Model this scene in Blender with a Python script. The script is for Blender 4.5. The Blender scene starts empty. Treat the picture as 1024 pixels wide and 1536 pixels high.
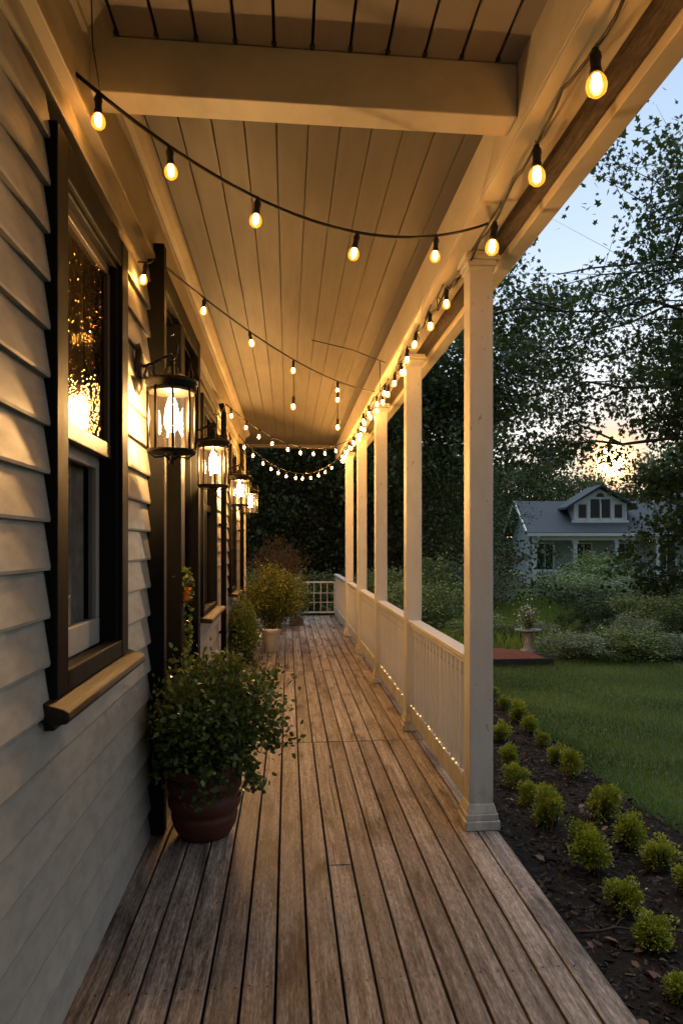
import bpy, math, random
import numpy as np
R = math.radians
random.seed(7)
sc = bpy.context.scene
col = sc.collection

# ------------------------------------------------------------------ node helpers
class NT:
    def __init__(s, name):
        m = bpy.data.materials.new(name); m.use_nodes = True
        s.m = m; s.t = m.node_tree; s.t.nodes.clear()
        s.out = s.n('ShaderNodeOutputMaterial')
    def n(s, typ, ins=None, **kw):
        nd = s.t.nodes.new(typ)
        for k, v in kw.items(): setattr(nd, k, v)
        for k, v in (ins or {}).items():
            sk = nd.inputs[k]
            if isinstance(v, bpy.types.NodeSocket): s.t.links.new(v, sk)
            else: sk.default_value = v
        return nd
    def link(s, a, b): s.t.links.new(a, b)
    def coord(s, scale=(1, 1, 1), kind='Object'):
        tc = s.n('ShaderNodeTexCoord')
        return s.n('ShaderNodeMapping', {'Vector': tc.outputs[kind], 'Scale': scale}).outputs[0]
    def noise(s, vec, scale=5, detail=4, rough=.55, dist=0):
        return s.n('ShaderNodeTexNoise', {'Vector': vec, 'Scale': scale, 'Detail': detail, 'Roughness': rough, 'Distortion': dist}).outputs[0]
    def ramp(s, fac, stops):
        r = s.n('ShaderNodeValToRGB', {'Fac': fac})
        e = r.color_ramp.elements
        while len(e) < len(stops): e.new(.5)
        for i, (p, c) in enumerate(stops):
            e[i].position = p
            e[i].color = (c, c, c, 1) if isinstance(c, (int, float)) else (*c, 1)
        return r.outputs[0]
    def mix(s, f, a, b, mode='MIX'):
        nd = s.t.nodes.new('ShaderNodeMix'); nd.data_type = 'RGBA'; nd.blend_type = mode
        for sk, v in ((nd.inputs[0], f), (nd.inputs[6], a), (nd.inputs[7], b)):
            if isinstance(v, bpy.types.NodeSocket): s.t.links.new(v, sk)
            elif isinstance(v, tuple) and len(v) == 3: sk.default_value = (*v, 1)
            else: sk.default_value = v
        return nd.outputs[2]
    def math(s, op, a, b=0.):
        return s.n('ShaderNodeMath', {0: a, 1: b}, operation=op).outputs[0]
    def attr(s, name='rnd'):
        return s.n('ShaderNodeAttribute', attribute_name=name).outputs['Fac']
    def bump(s, h, strength=.3, dist=.01):
        return s.n('ShaderNodeBump', {'Height': h, 'Strength': strength, 'Distance': dist}).outputs[0]
    def principled(s, color, rough=.5, normal=None, **kw):
        ins = {'Base Color': color if isinstance(color, bpy.types.NodeSocket) else (*color, 1), 'Roughness': rough}
        ins['Specular IOR Level'] = .3
        if normal is not None: ins['Normal'] = normal
        for k, v in kw.items(): ins[k.replace('_', ' ')] = v
        return s.n('ShaderNodeBsdfPrincipled', ins)
    def fin(s, sh):
        s.link(sh.outputs[0], s.out.inputs[0]); return s.m

def m_paint(name, c, rough=.5, dirt=.35, grain=(3, 3, 3), dark=.55, bump=.15, fine=60, grime=False, spec=.3):
    t = NT(name)
    v = t.coord(grain)
    n1 = t.noise(v, 3, 6, .65)
    n2 = t.noise(t.coord(tuple(g * 1 for g in grain)), fine, 3, .6)
    f = t.math('MULTIPLY', t.ramp(n1, [(.42, 0), (.75, 1)]), dirt)
    cc = t.mix(f, c, tuple(x * dark for x in c))
    cc = t.mix(t.math('MULTIPLY', t.attr(), .25), cc, tuple(x * .62 for x in c))
    if grime:
        zc = t.n('ShaderNodeSeparateXYZ', {0: t.n('ShaderNodeTexCoord').outputs['Object']}).outputs[2]
        low = t.n('ShaderNodeMapRange', {0: zc, 1: .0, 2: .42, 3: 1., 4: 0.}).outputs[0]
        sp = t.noise(t.coord((1, 1, .3)), 14, 6, .7)
        cc = t.mix(t.math('MULTIPLY', low, t.ramp(sp, [(.35, 0), (.7, .75)])), cc, (.16, .125, .09))
        ch = t.noise(t.coord((1, 1, .5)), 42, 2, .5)
        cc = t.mix(t.ramp(ch, [(.70, 0), (.73, .6)]), cc, (.22, .18, .14))
    rr = t.n('ShaderNodeMapRange', {0: n1, 3: max(rough - .12, .05), 4: rough + .15}).outputs[0]
    return t.fin(t.principled(cc, rr, t.bump(n2, bump, .004), Specular_IOR_Level=spec))

def m_plain(name, c, rough=.5, metallic=0., var=.3, scale=14):
    t = NT(name)
    n = t.noise(t.coord(), scale, 5, .6)
    cc = t.mix(t.ramp(n, [(.3, 0), (.7, 1)]), tuple(x * (1 - var) for x in c), tuple(min(1, x * (1 + var)) for x in c))
    return t.fin(t.principled(cc, rough, t.bump(n, .12, .004), Metallic=metallic))

def m_wood(name, lo, mid, hi, axis=1, rough=.7, sc_=1., worn=.5, wear_and_dim=False):
    t = NT(name)
    st = [42, 42, 42]; st[axis] = 1.3
    fine = [190, 190, 190]; fine[axis] = 26 if axis == 1 else 5
    tc = t.n('ShaderNodeTexCoord').outputs['Object']
    at = t.attr()
    off = t.n('ShaderNodeCombineXYZ', {0: t.math('MULTIPLY', at, 37.), 1: t.math('MULTIPLY', at, 91.), 2: t.math('MULTIPLY', at, 13.)}).outputs[0]
    vv = t.n('ShaderNodeVectorMath', {0: tc, 1: off}, operation='ADD').outputs[0]
    g1 = t.noise(t.n('ShaderNodeMapping', {'Vector': vv, 'Scale': [x * sc_ for x in st]}).outputs[0], 1, 5, .7, 1.1)
    g2 = t.noise(t.n('ShaderNodeMapping', {'Vector': vv, 'Scale': [x * sc_ for x in fine]}).outputs[0], 1, 3, .7)
    patch = t.noise(t.n('ShaderNodeMapping', {'Vector': vv, 'Scale': [9, 1.6 if axis == 1 else 9, 9]}).outputs[0], 1, 6, .7)
    g = t.math('ADD', t.math('MULTIPLY', g1, .55), t.math('MULTIPLY', g2, .45))
    c = t.ramp(g, [(.34, lo), (.5, mid), (.66, hi)])
    c = t.mix(t.math('MULTIPLY', t.ramp(patch, [(.5, 0), (.68, 1)]), worn), c, tuple(x * .5 for x in lo))
    c = t.mix(t.math('MULTIPLY', at, .75), c, t.mix(1., c, (.48, .45, .43), 'MULTIPLY'))
    ck = t.noise(t.n('ShaderNodeMapping', {'Vector': vv, 'Scale': [55, .55, 55] if axis == 1 else [30, 30, 30]}).outputs[0], 1, 2, .5, .4)
    c = t.mix(t.ramp(ck, [(.695, 0), (.715, .85)]), c, tuple(x * .3 for x in lo))
    if wear_and_dim:
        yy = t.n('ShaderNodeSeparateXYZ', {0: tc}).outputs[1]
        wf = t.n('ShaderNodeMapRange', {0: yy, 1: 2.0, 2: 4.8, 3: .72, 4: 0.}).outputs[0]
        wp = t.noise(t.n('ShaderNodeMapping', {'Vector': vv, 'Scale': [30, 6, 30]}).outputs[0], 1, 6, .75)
        c = t.mix(t.math('MULTIPLY', wf, t.ramp(wp, [(.34, .35), (.62, 1)])), c, t.mix(1., c, (.30, .28, .27), 'MULTIPLY'))  # scuffed patches plus dim light painted in, darkest on the near boards
    kn = t.n('ShaderNodeTexVoronoi', {'Vector': t.n('ShaderNodeMapping', {'Vector': vv, 'Scale': [5, 1.1, 5] if axis == 1 else [5, 5, 5]}).outputs[0], 'Scale': 1.}).outputs['Distance']
    c = t.mix(t.ramp(kn, [(.035, 1), (.075, 0)]), c, tuple(x * .35 for x in lo))
    rr = t.n('ShaderNodeMapRange', {0: g, 3: rough - .15, 4: rough + .15}).outputs[0]
    return t.fin(t.principled(c, rr, t.bump(g, .55, .004)))

def m_leaf(name, dark, light, rough=.45, trans=.25):
    t = NT(name)
    a = t.attr()
    oi = t.n('ShaderNodeObjectInfo').outputs['Random']
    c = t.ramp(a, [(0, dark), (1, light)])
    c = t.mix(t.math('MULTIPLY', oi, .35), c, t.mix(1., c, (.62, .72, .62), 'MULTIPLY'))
    p = t.principled(c, rough)
    tr = t.n('ShaderNodeBsdfTranslucent', {'Color': t.mix(1., c, (1.3, 1.2, .5), 'MULTIPLY')})
    return t.fin(t.n('ShaderNodeMixShader', {0: trans, 1: p.outputs[0], 2: tr.outputs[0]}))

def m_emit(name, c, s, sample=True):
    t = NT(name)
    m = t.fin(t.n('ShaderNodeEmission', {'Color': (*c, 1), 'Strength': s}))
    if not sample: m.cycles.emission_sampling = 'NONE'
    return m

def m_glass(name, tint=(1, 1, 1), refl=None, rough=.02, glow=None, mosaic=0):
    t = NT(name)
    gk = {'Color': (.085, .077, .06, 1) if mosaic else (1, 1, 1, 1), 'Roughness': rough}
    def facet(k):
        vo = t.n('ShaderNodeTexVoronoi', {'Vector': t.coord(), 'Scale': mosaic}).outputs['Color']
        d = t.n('ShaderNodeVectorMath', {0: vo, 1: (.5, .5, .5)}, operation='SUBTRACT').outputs[0]
        d = t.n('ShaderNodeVectorMath', {0: d, 'Scale': k}, operation='SCALE').outputs[0]
        sm = t.n('ShaderNodeVectorMath', {0: t.n('ShaderNodeNewGeometry').outputs['Normal'], 1: d}, operation='ADD').outputs[0]
        return t.n('ShaderNodeVectorMath', {0: sm}, operation='NORMALIZE').outputs[0]
    if mosaic: gk['Normal'] = facet(.05)
    gl = t.n('ShaderNodeBsdfGlossy', gk)
    if mosaic:
        g2 = t.n('ShaderNodeBsdfGlossy', {'Color': (.8, .62, .34, 1), 'Roughness': .03, 'Normal': facet(.6)})
        gl = t.n('ShaderNodeMixShader', {0: .30, 1: gl.outputs[0], 2: g2.outputs[0]})
    tr = t.n('ShaderNodeBsdfTransparent', {'Color': (*tint, 1)})
    f = refl if refl is not None else t.n('ShaderNodeFresnel', {'IOR': 1.5}).outputs[0]
    sh = t.n('ShaderNodeMixShader', {0: f, 1: tr.outputs[0], 2: gl.outputs[0]})
    if glow:
        em = t.n('ShaderNodeEmission', {'Color': (*glow[0], 1), 'Strength': glow[1]})
        sh = t.n('ShaderNodeAddShader', {0: sh.outputs[0], 1: em.outputs[0]})
        t.m.cycles.emission_sampling = 'NONE'
    return t.fin(sh)

M = {}
M['siding'] = m_paint('siding_paint', (.355, .33, .28), .55, .6, (1.6, 2.4, 6), .55, .16, 60)
M['frieze'] = m_paint('frieze_paint_dimmed', (.36, .32, .26), .5, .4, (3, 1.2, 3), .6, .2)  # trim paint darkened, putting the dim light at the wall top into colour
M['trim'] = m_paint('trim_paint', (.60, .55, .46), .45, .4, (3, 1.2, 3), .6, .2)
M['white'] = m_paint('post_paint', (.60, .585, .55), .45, .35, (4, 4, 1.2), .62, .25, 60, True)
M['ceiling_lightened'] = m_paint('ceiling_paint_lightened', (.36, .325, .29), .4, .25, (9, .8, 9), .7, .12, 30)  # same paint as the back boards, kept paler to imitate the light there
M['ceiling'] = m_paint('ceiling_paint_dimmed', (.108, .098, .090), .56, .25, (9, .8, 9), .7, .12, 30)  # ceiling paint darkened so the boards under the bulbs look less lit
M['groove'] = m_plain('groove_dark', (.03, .026, .022), .9)  # dark backing seen through the ceiling board gaps, also the nail plugs
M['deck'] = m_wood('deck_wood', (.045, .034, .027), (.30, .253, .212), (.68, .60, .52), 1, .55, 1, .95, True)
M['timber'] = m_wood('weathered_timber', (.045, .036, .029), (.15, .12, .097), (.27, .225, .185), 1, .75, .8, .5)
M['sillwood'] = m_wood('sill_wood', (.010, .006, .004), (.026, .015, .009), (.06, .036, .022), 1, .65, .9, .4)
M['frame'] = m_paint('dark_frame_paint', (.010, .010, .010), .6, .5, (4, 4, 2), .5, .2, 60, False, .06)
M['sash'] = m_paint('sash_paint', (.07, .06, .05), .5, .4, (4, 4, 2), .6, .2)
M['sashlight'] = m_paint('sash_rail_paint', (.30, .29, .27), .45, .4, (4, 4, 2), .6, .2)
M['iron'] = m_plain('black_iron', (.022, .02, .018), .42, .6, .4, 40)
M['rubber'] = m_plain('black_rubber', (.016, .015, .014), .55)
M['curtain'] = m_plain('curtain_cloth', (.55, .40, .32), .9)
M['dark'] = m_plain('dark_room', (.02, .018, .016), .95)
M['pane'] = m_glass('window_glass', (.75, .78, .76))
M['seeded'] = m_glass('seeded_glass', (.25, .22, .18), .45, .04, None, 300)
M['lampglass'] = m_glass('lamp_glass', (.97, .90, .76), .09, .03, ((1, .5, .16), .10))
M['bulbglass'] = m_glass('bulb_glass', (1, .80, .46), .07, .03, ((1, .34, .035), 1.0))
M['filament'] = m_emit('filament_glow', (1, .55, .195), 350)
M['filament_soft'] = m_emit('filament_glow_soft', (1, .49, .14), 98)
M['filament_mid'] = m_emit('filament_glow_mid', (1, .545, .19), 350)
M['filament_far'] = m_emit('filament_glow_far', (1, .55, .195), 950)
M['candle'] = m_emit('lantern_glow', (1, .575, .225), 1050)
M['fairy'] = m_emit('fairy_glow', (1, .52, .16), 6)
M['terracotta'] = m_paint('terracotta', (.11, .036, .019), .5, .6, (8, 8, 8), .4, .4)
M['orange'] = m_plain('orange_glaze', (.55, .16, .02), .3)
M['whitepot'] = m_plain('white_pot', (.82, .80, .76), .45, 0, .08)
M['rust'] = m_plain('rusty_screw', (.028, .018, .012), .7)
M['soil'] = m_plain('soil', (.03, .02, .014), .95, 0, .5, 60)
M['bark'] = m_wood('bark', (.02, .015, .012), (.05, .038, .03), (.09, .07, .055), 2, .9, .5, .3)
M['leaf_pot'] = m_leaf('leaf_potted', (.03, .06, .014), (.21, .27, .065), .28, .15)
M['leaf_pot2'] = m_leaf('leaf_potted_fine', (.03, .05, .012), (.22, .24, .055), .35, .2)
M['leaf_brown'] = m_leaf('leaf_dry', (.06, .03, .012), (.2, .11, .05), .6, .2)
M['leaf_box'] = m_leaf('leaf_boxwood', (.07, .11, .012), (.48, .52, .075), .4, .25)
M['leaf_maple'] = m_leaf('leaf_maple', (.022, .042, .018), (.10, .145, .05), .42, .3)
M['leaf_oak'] = m_leaf('leaf_oak', (.028, .048, .02), (.13, .17, .07), .45, .25)
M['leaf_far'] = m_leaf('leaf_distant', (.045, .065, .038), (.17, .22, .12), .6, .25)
M['leaf_shrub'] = m_leaf('leaf_shrub', (.05, .085, .03), (.28, .36, .15), .45, .2)
M['leaf_dark'] = m_leaf('leaf_dark_shrub', (.015, .032, .012), (.06, .10, .035), .5, .1)
M['leaf_pale'] = m_leaf('leaf_pale_shrub', (.04, .075, .045), (.34, .41, .29), .4, .2)
M['leaf_silver'] = m_leaf('leaf_silver_shrub', (.10, .13, .12), (.44, .5, .46), .5, .2)
M['petal'] = m_plain('white_petal', (.6, .6, .64), .6, 0, .1)
M['grass'] = m_leaf('grass_blade', (.045, .09, .022), (.18, .29, .08), .5, .25)
M['meadow'] = m_leaf('meadow_blade', (.10, .17, .04), (.32, .44, .12), .5, .3)
M['chip'] = m_leaf('bark_chip', (.012, .009, .007), (.07, .05, .038), .8, 0.)
M['deadleaf'] = m_leaf('dead_leaf', (.07, .035, .02), (.22, .12, .07), .6, .1)
M['redsoil'] = m_plain('red_mulch', (.13, .045, .025), .95, 0, .4, 25)
M['pathstone'] = m_plain('path_gravel', (.19, .16, .13), .9, 0, .3, 30)
M['edging'] = m_plain('black_edging', (.02, .02, .022), .6)
M['concrete'] = m_plain('pale_concrete', (.24, .26, .26), .7, 0, .15)
M['housewhite'] = m_plain('house_white', (.80, .82, .84), .6, 0, .06, 3)
M['housewall'] = m_plain('house_wall', (.45, .50, .53), .7, 0, .12, 3)
M['houseglass'] = m_plain('house_glass', (.02, .025, .032), .12, 0, .1)
M['metalgate'] = m_plain('gate_paint', (.55, .56, .55), .5, 0, .12)

def m_roof():
    t = NT('roof_shingles')
    br = t.n('ShaderNodeTexBrick', {'Vector': t.coord((1, 1.1, 1)), 'Scale': 4., 'Color1': (.085, .10, .12, 1), 'Color2': (.115, .13, .15, 1),
                                    'Mortar': (.055, .062, .07, 1), 'Mortar Size': .03, 'Row Height': .22, 'Brick Width': .5})
    n = t.noise(t.coord(), 2, 4)
    return t.fin(t.principled(t.mix(t.math('MULTIPLY', n, .5), br.outputs[0], (.075, .088, .10)), .9))
M['shingle'] = m_roof()

def m_ground():
    t = NT('lawn_ground')
    v = t.coord()
    a = t.noise(v, .9, 5, .6); b = t.noise(v, 45, 4, .7)
    c = t.ramp(a, [(.35, (.035, .06, .018)), (.65, (.09, .13, .045))])
    c = t.mix(t.math('MULTIPLY', b, .7), c, (.014, .024, .008))
    return t.fin(t.principled(c, .9, t.bump(b, .8, .03)))
M['ground'] = m_ground()
def m_mulch():
    t = NT('mulch_ground')
    v = t.coord()
    a = t.noise(v, 38, 6, .75, .6); b = t.noise(v, 2.2, 4)
    c = t.ramp(a, [(.38, (.006, .0045, .0035)), (.62, (.03, .021, .016))])
    c = t.mix(t.math('MULTIPLY', b, .35), c, (.045, .03, .022))
    return t.fin(t.principled(c, .95, t.bump(a, 1., .05)))
M['mulch'] = m_mulch()

# ------------------------------------------------------------------ mesh helpers
class MB:
    def __init__(s): s.v = []; s.f = []; s.a = []; s.sm = []
    def add(s, vs, fs, a=0., smooth=False):
        o = len(s.v); s.v += [tuple(p) for p in vs]; s.a += [a] * len(vs)
        s.f += [tuple(i + o for i in f) for f in fs]; s.sm += [smooth] * len(fs)
        return s
    def box(s, x0, x1, y0, y1, z0, z1, a=0.):
        return s.add([(x, y, z) for z in (z0, z1) for x, y in ((x0, y0), (x1, y0), (x1, y1), (x0, y1))],
                     [(3, 2, 1, 0), (4, 5, 6, 7), (0, 1, 5, 4), (1, 2, 6, 5), (2, 3, 7, 6), (3, 0, 4, 7)], a)
    def pane(s, x, y0, y1, z0, z1):
        return s.add([(x, y0, z0), (x, y1, z0), (x, y1, z1), (x, y0, z1)], [(0, 1, 2, 3)])
    def prism(s, prof, axis, t0, t1, a=0.):
        # prof: 2D points (counter-clockwise in the other two axes); extruded along axis
        n = len(prof)
        def P(p, t): return (t, p[0], p[1]) if axis == 0 else ((p[0], t, p[1]) if axis == 1 else (p[0], p[1], t))
        vs = [P(p, t0) for p in prof] + [P(p, t1) for p in prof]
        fs = [tuple(range(n))[::-1], tuple(range(n, 2 * n))] + [(i, (i + 1) % n, n + (i + 1) % n, n + i) for i in range(n)]
        if axis == 1: fs = [f[::-1] for f in fs]
        return s.add(vs, fs, a)
    def tube(s, pts, r, n=6, a=0., cap=True):
        P = [np.array(p, float) for p in pts]; m = len(P)
        rr = r if hasattr(r, '__len__') else [r] * m
        vs = []; fs = []; up = None
        for i in range(m):
            d = P[min(i + 1, m - 1)] - P[max(i - 1, 0)]; d = d / (np.linalg.norm(d) + 1e-9)
            if up is None: up = np.array((0, 0, 1.)) if abs(d[2]) < .9 else np.array((1., 0, 0))
            u = np.cross(d, up); u /= np.linalg.norm(u) + 1e-9; w = np.cross(u, d); up = w
            for k in range(n):
                an = 2 * math.pi * k / n
                vs.append(P[i] + rr[i] * (math.cos(an) * u + math.sin(an) * w))
        for i in range(m - 1):
            for k in range(n):
                k2 = (k + 1) % n
                fs.append((i * n + k, i * n + k2, (i + 1) * n + k2, (i + 1) * n + k))
        if cap: fs += [tuple(range(n))[::-1], tuple(range((m - 1) * n, m * n))]
        return s.add(vs, fs, a, True)
    def lathe(s, prof, c=(0, 0, 0), n=16, a=0., smooth=True, sx=1., rot=0.):
        vs = []; fs = []; m = len(prof)
        for r, z in prof:
            for k in range(n):
                an = 2 * math.pi * k / n + rot
                vs.append((c[0] + r * math.cos(an) * sx, c[1] + r * math.sin(an), c[2] + z))
        for i in range(m - 1):
            for k in range(n):
                k2 = (k + 1) % n
                fs.append((i * n + k, i * n + k2, (i + 1) * n + k2, (i + 1) * n + k))
        fs += [tuple(range(n))[::-1], tuple(range((m - 1) * n, m * n))]
        return s.add(vs, fs, a, smooth)
    def mesh(s, name):
        me = bpy.data.meshes.new(name); me.from_pydata(s.v, [], s.f); 
        at = me.attributes.new('rnd', 'FLOAT', 'POINT'); at.data.foreach_set('value', s.a)
        me.polygons.foreach_set('use_smooth', s.sm); me.update()
        return me

def link(name, me, m, parent=None, world=True):
    o = bpy.data.objects.new(name, me); col.objects.link(o)
    if m is not None and not me.materials: me.materials.append(m)
    if parent is not None:
        o.parent = parent
        if world:
            w = np.array(wloc(parent))
            if np.abs(w).max() > 0:
                co = np.empty(len(me.vertices) * 3); me.vertices.foreach_get('co', co)
                co = co.reshape(-1, 3) - w; me.vertices.foreach_set('co', co.ravel()); me.update()
    return o
def wloc(o):
    x = np.array(o.location); 
    while o.parent: o = o.parent; x = x + np.array(o.location)
    return x
def obj(name, mb, m, parent=None, bevel=0, world=True):
    o = link(name, mb.mesh(name), M[m] if isinstance(m, str) else m, parent, world)
    if bevel:
        b = o.modifiers.new('edge', 'BEVEL'); b.width = bevel; b.segments = 2; b.limit_method = 'ANGLE'; b.angle_limit = R(40)
    return o
def tag(o, label=None, cat=None, group=None, kind=None):
    if label: o['label'] = label
    if cat: o['category'] = cat
    if group: o['group'] = group
    if kind: o['kind'] = kind
    return o
def thing(name, loc, label, cat, group=None, rz=0.):
    o = bpy.data.objects.new(name, None); col.objects.link(o)
    o.location = loc; o.rotation_euler = (0, 0, rz)
    return tag(o, label, cat, group)
KIDS = {}
def copy_tree(o, parent=None):
    c = o.copy(); col.objects.link(c); c.parent = parent
    for ch in [x for x in bpy.data.objects if x.parent == o]: copy_tree(ch, c)
    return c

# ------------------------------------------------------------------ foliage helpers
LEAF = {
 'oval': np.array([(0, 0, 0), (.30, .35, .07), (.22, .75, .05), (0, 1, -.06), (-.22, .75, .05), (-.30, .35, .07)]),
 'rhomb': np.array([(0, 0, 0), (.32, .45, .06), (0, 1, -.05), (-.32, .45, .06)]),
 'needle': np.array([(-.1, 0, 0), (.1, 0, 0), (.12, .6, .02), (0, 1, .0), (-.12, .6, .02)]),
 'lobed': np.array([(0, 0, 0), (.38, .05, .04), (.22, .32, .02), (.55, .55, .0), (.2, .6, .03), (0, 1.05, -.08), (-.2, .6, .03), (-.55, .55, 0), (-.22, .32, .02), (-.38, .05, .04)]),
 'chip': np.array([(-.5, -.16, 0), (.5, -.2, .02), (.55, .14, .05), (-.45, .2, .03)]),
}
def leaf_mesh(name, cen, size, shape, rng, out=None, up=.5, shade=None, outw=.6):
    """many small leaf faces, one mesh. cen (N,3); size (N,); out (N,3) preferred leaf direction."""
    N = len(cen); S = LEAF[shape]; K = len(S)
    d = rng.normal(size=(N, 3))
    d /= np.linalg.norm(d, axis=1, keepdims=True)
    if out is not None: d = d * (1 - outw) + out * outw
    d /= np.linalg.norm(d, axis=1, keepdims=True) + 1e-9
    nn = rng.normal(size=(N, 3)); nn /= np.linalg.norm(nn, axis=1, keepdims=True)
    nn = nn * (1 - up) + np.array((0, 0, 1.)) * up
    x = np.cross(d, nn); x /= np.linalg.norm(x, axis=1, keepdims=True) + 1e-9
    z = np.cross(x, d)
    sz = np.asarray(size).reshape(N, 1, 1)
    V = cen[:, None, :] + sz * (S[None, :, 0:1] * x[:, None, :] + S[None, :, 1:2] * d[:, None, :] + S[None, :, 2:3] * z[:, None, :])
    V = V.reshape(-1, 3)
    me = bpy.data.meshes.new(name)
    me.vertices.add(N * K); me.vertices.foreach_set('co', V.ravel())
    me.loops.add(N * K); me.loops.foreach_set('vertex_index', np.arange(N * K, dtype=np.int32))
    me.polygons.add(N); me.polygons.foreach_set('loop_start', np.arange(0, N * K, K, dtype=np.int32))
    me.update(calc_edges=True)
    if shade is None: shade = rng.random(N)
    at = me.attributes.new('rnd', 'FLOAT', 'POINT'); at.data.foreach_set('value', np.repeat(np.clip(shade, 0, 1), K).astype(np.float32))
    return me

def bezier(p0, p1, bend, n, rng, wob=.0):
    p0, p1 = np.array(p0, float), np.array(p1, float)
    ts = np.linspace(0, 1, n)
    mid = (p0 + p1) / 2 + np.array(bend)
    P = [(1 - t) ** 2 * p0 + 2 * t * (1 - t) * mid + t * t * p1 for t in ts]
    for i in range(1, n - 1): P[i] = P[i] + rng.normal(size=3) * wob
    return P

def make_tree(seed, h, rad, base, n_limb=14, leaves=30000, leaf=.1, shape='rhomb', clump=.38, trunk=.2, top_r=.35, twig=5, droop=.0, low=.7, keep=None):
    """returns (branch MB, leaf mesh): trunk, limbs, twigs, leaves clumped round the twig ends"""
    rng = np.random.default_rng(seed)
    b = MB()
    T = bezier((0, 0, 0), (rng.normal() * .3, rng.normal() * .3, h * .9), rng.normal(size=3) * (.35, .35, 0), 10, rng, .05)
    b.tube(T, list(np.linspace(trunk, trunk * .18, 10)), 8)
    anchors = []
    for i in range(n_limb):
        t = (i + rng.random()) / n_limb
        zt = base + (h * .93 - base) * t
        o = T[min(int(zt / (h * .9) * 9), 9)]
        ang = i * 2.4 + rng.normal() * .35
        env = rad * ((low + (1 - low) * math.sin(math.pi * min(t * 1.6, .5))) if t < .35 else (top_r + (1 - top_r) * math.sqrt(max(0, 1 - ((t - .35) / .65) ** 2)))) * rng.uniform(.72, 1.12)
        e = o + np.array((math.cos(ang) * env, math.sin(ang) * env, env * rng.uniform(.1, .45) * (1 - droop) - droop * env * .35))
        ok = lambda q: keep is None or bool(keep(np.array([q]), rng)[0])
        for _ in range(7):
            if ok(e) or e[2] < base: break
            env *= .82; e = o + (e - o) * .82
        L = bezier(o, e, (0, 0, env * .16), 7, rng, env * .02)
        r0 = trunk * (.27 - .15 * t)
        nl = 7
        while nl > 2 and not ok(L[nl - 1]): nl -= 1
        b.tube(L[:nl], list(np.linspace(r0, .015, 7))[:nl], 5, 0, False)
        for j in range(6):
            q = L[1 + j] if j < 6 else L[-1]
            ln = env * rng.uniform(.25, .5)
            a2 = ang + rng.normal() * .9
            e2 = q + np.array((math.cos(a2) * ln, math.sin(a2) * ln, ln * rng.uniform(-.35, .6)))
            if not (ok(e2) and ok(q) and ok((q + e2) / 2 + (0, 0, .15))): continue
            B = bezier(q, e2, (0, 0, ln * .1), 4, rng, ln * .04)
            b.tube(B, list(np.linspace(r0 * .35 + .004, .006, 4)), 4, 0, False)
            anchors += [(B[2], e2 - q), (B[3], e2 - q)]
            for k in range(twig):
                d = rng.normal(size=3) * ln * .42 * np.array((1, 1, .7))
                anchors.append((B[1 + k % 3] + d, d))
                if ok(B[1 + k % 3] + d): b.tube([B[1 + k % 3], B[1 + k % 3] + d * .55 + (0, 0, .03), B[1 + k % 3] + d], [.006, .004, .002], 3, 0, False)
                else: anchors.pop()
    A = np.array([a for a, _ in anchors]); D = np.array([d for _, d in anchors]); D /= np.linalg.norm(D, axis=1, keepdims=True) + 1e-9
    w = rng.random(len(A)) ** 1.6 + .05; w /= w.sum()
    idx = rng.choice(len(A), leaves, p=w)
    cen = A[idx] + rng.normal(size=(leaves, 3)) * clump * np.array((1, 1, .6))
    if keep is not None:
        k = keep(cen, rng); idx, cen = idx[k], cen[k]; leaves = len(cen)
    cs = rng.random(len(A))
    rel = (cen[:, 2] - base) / max(h - base, 1e-3)
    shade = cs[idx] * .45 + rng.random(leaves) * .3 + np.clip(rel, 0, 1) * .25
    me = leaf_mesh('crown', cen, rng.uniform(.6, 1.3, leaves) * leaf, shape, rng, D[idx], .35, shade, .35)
    return b, me

def make_bush(seed, rx, ry, z0, z1, n, leaf, shape='oval', clumps=60, sig=.12, stems=14, spiky=.6, power=.45, origin=(0, 0, 0), flat=.8):
    rng = np.random.default_rng(seed)
    cz = (z0 + z1) / 2; rz = (z1 - z0) / 2
    u = rng.normal(size=(clumps, 3)); u /= np.linalg.norm(u, axis=1, keepdims=True)
    rr = rng.random(clumps) ** power * rng.uniform(.78, 1.1, clumps)
    C = u * rr[:, None] * (rx, ry, rz) + (0, 0, cz)
    b = MB()
    o = np.array(origin, float)
    for i in range(min(stems, clumps)):
        b.tube(bezier(o + rng.normal(size=3) * (.03, .03, 0), C[i], (0, 0, rz * .2), 5, rng, .01), [.008, .007, .006, .004, .003], 4, 0, False)
    idx = rng.integers(0, clumps, n)
    s = sig * rng.uniform(.6, 1.3, clumps)
    cen = C[idx] + rng.normal(size=(n, 3)) * s[idx][:, None] * (1, 1, flat)
    dr = cen - np.array((0, 0, cz - rz * .5)); dr /= np.linalg.norm(dr, axis=1, keepdims=True) + 1e-9
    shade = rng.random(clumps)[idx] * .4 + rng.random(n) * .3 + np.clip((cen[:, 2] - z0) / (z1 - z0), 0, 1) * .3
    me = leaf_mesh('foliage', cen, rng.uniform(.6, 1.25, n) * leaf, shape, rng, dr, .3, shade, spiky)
    return b, me

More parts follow.
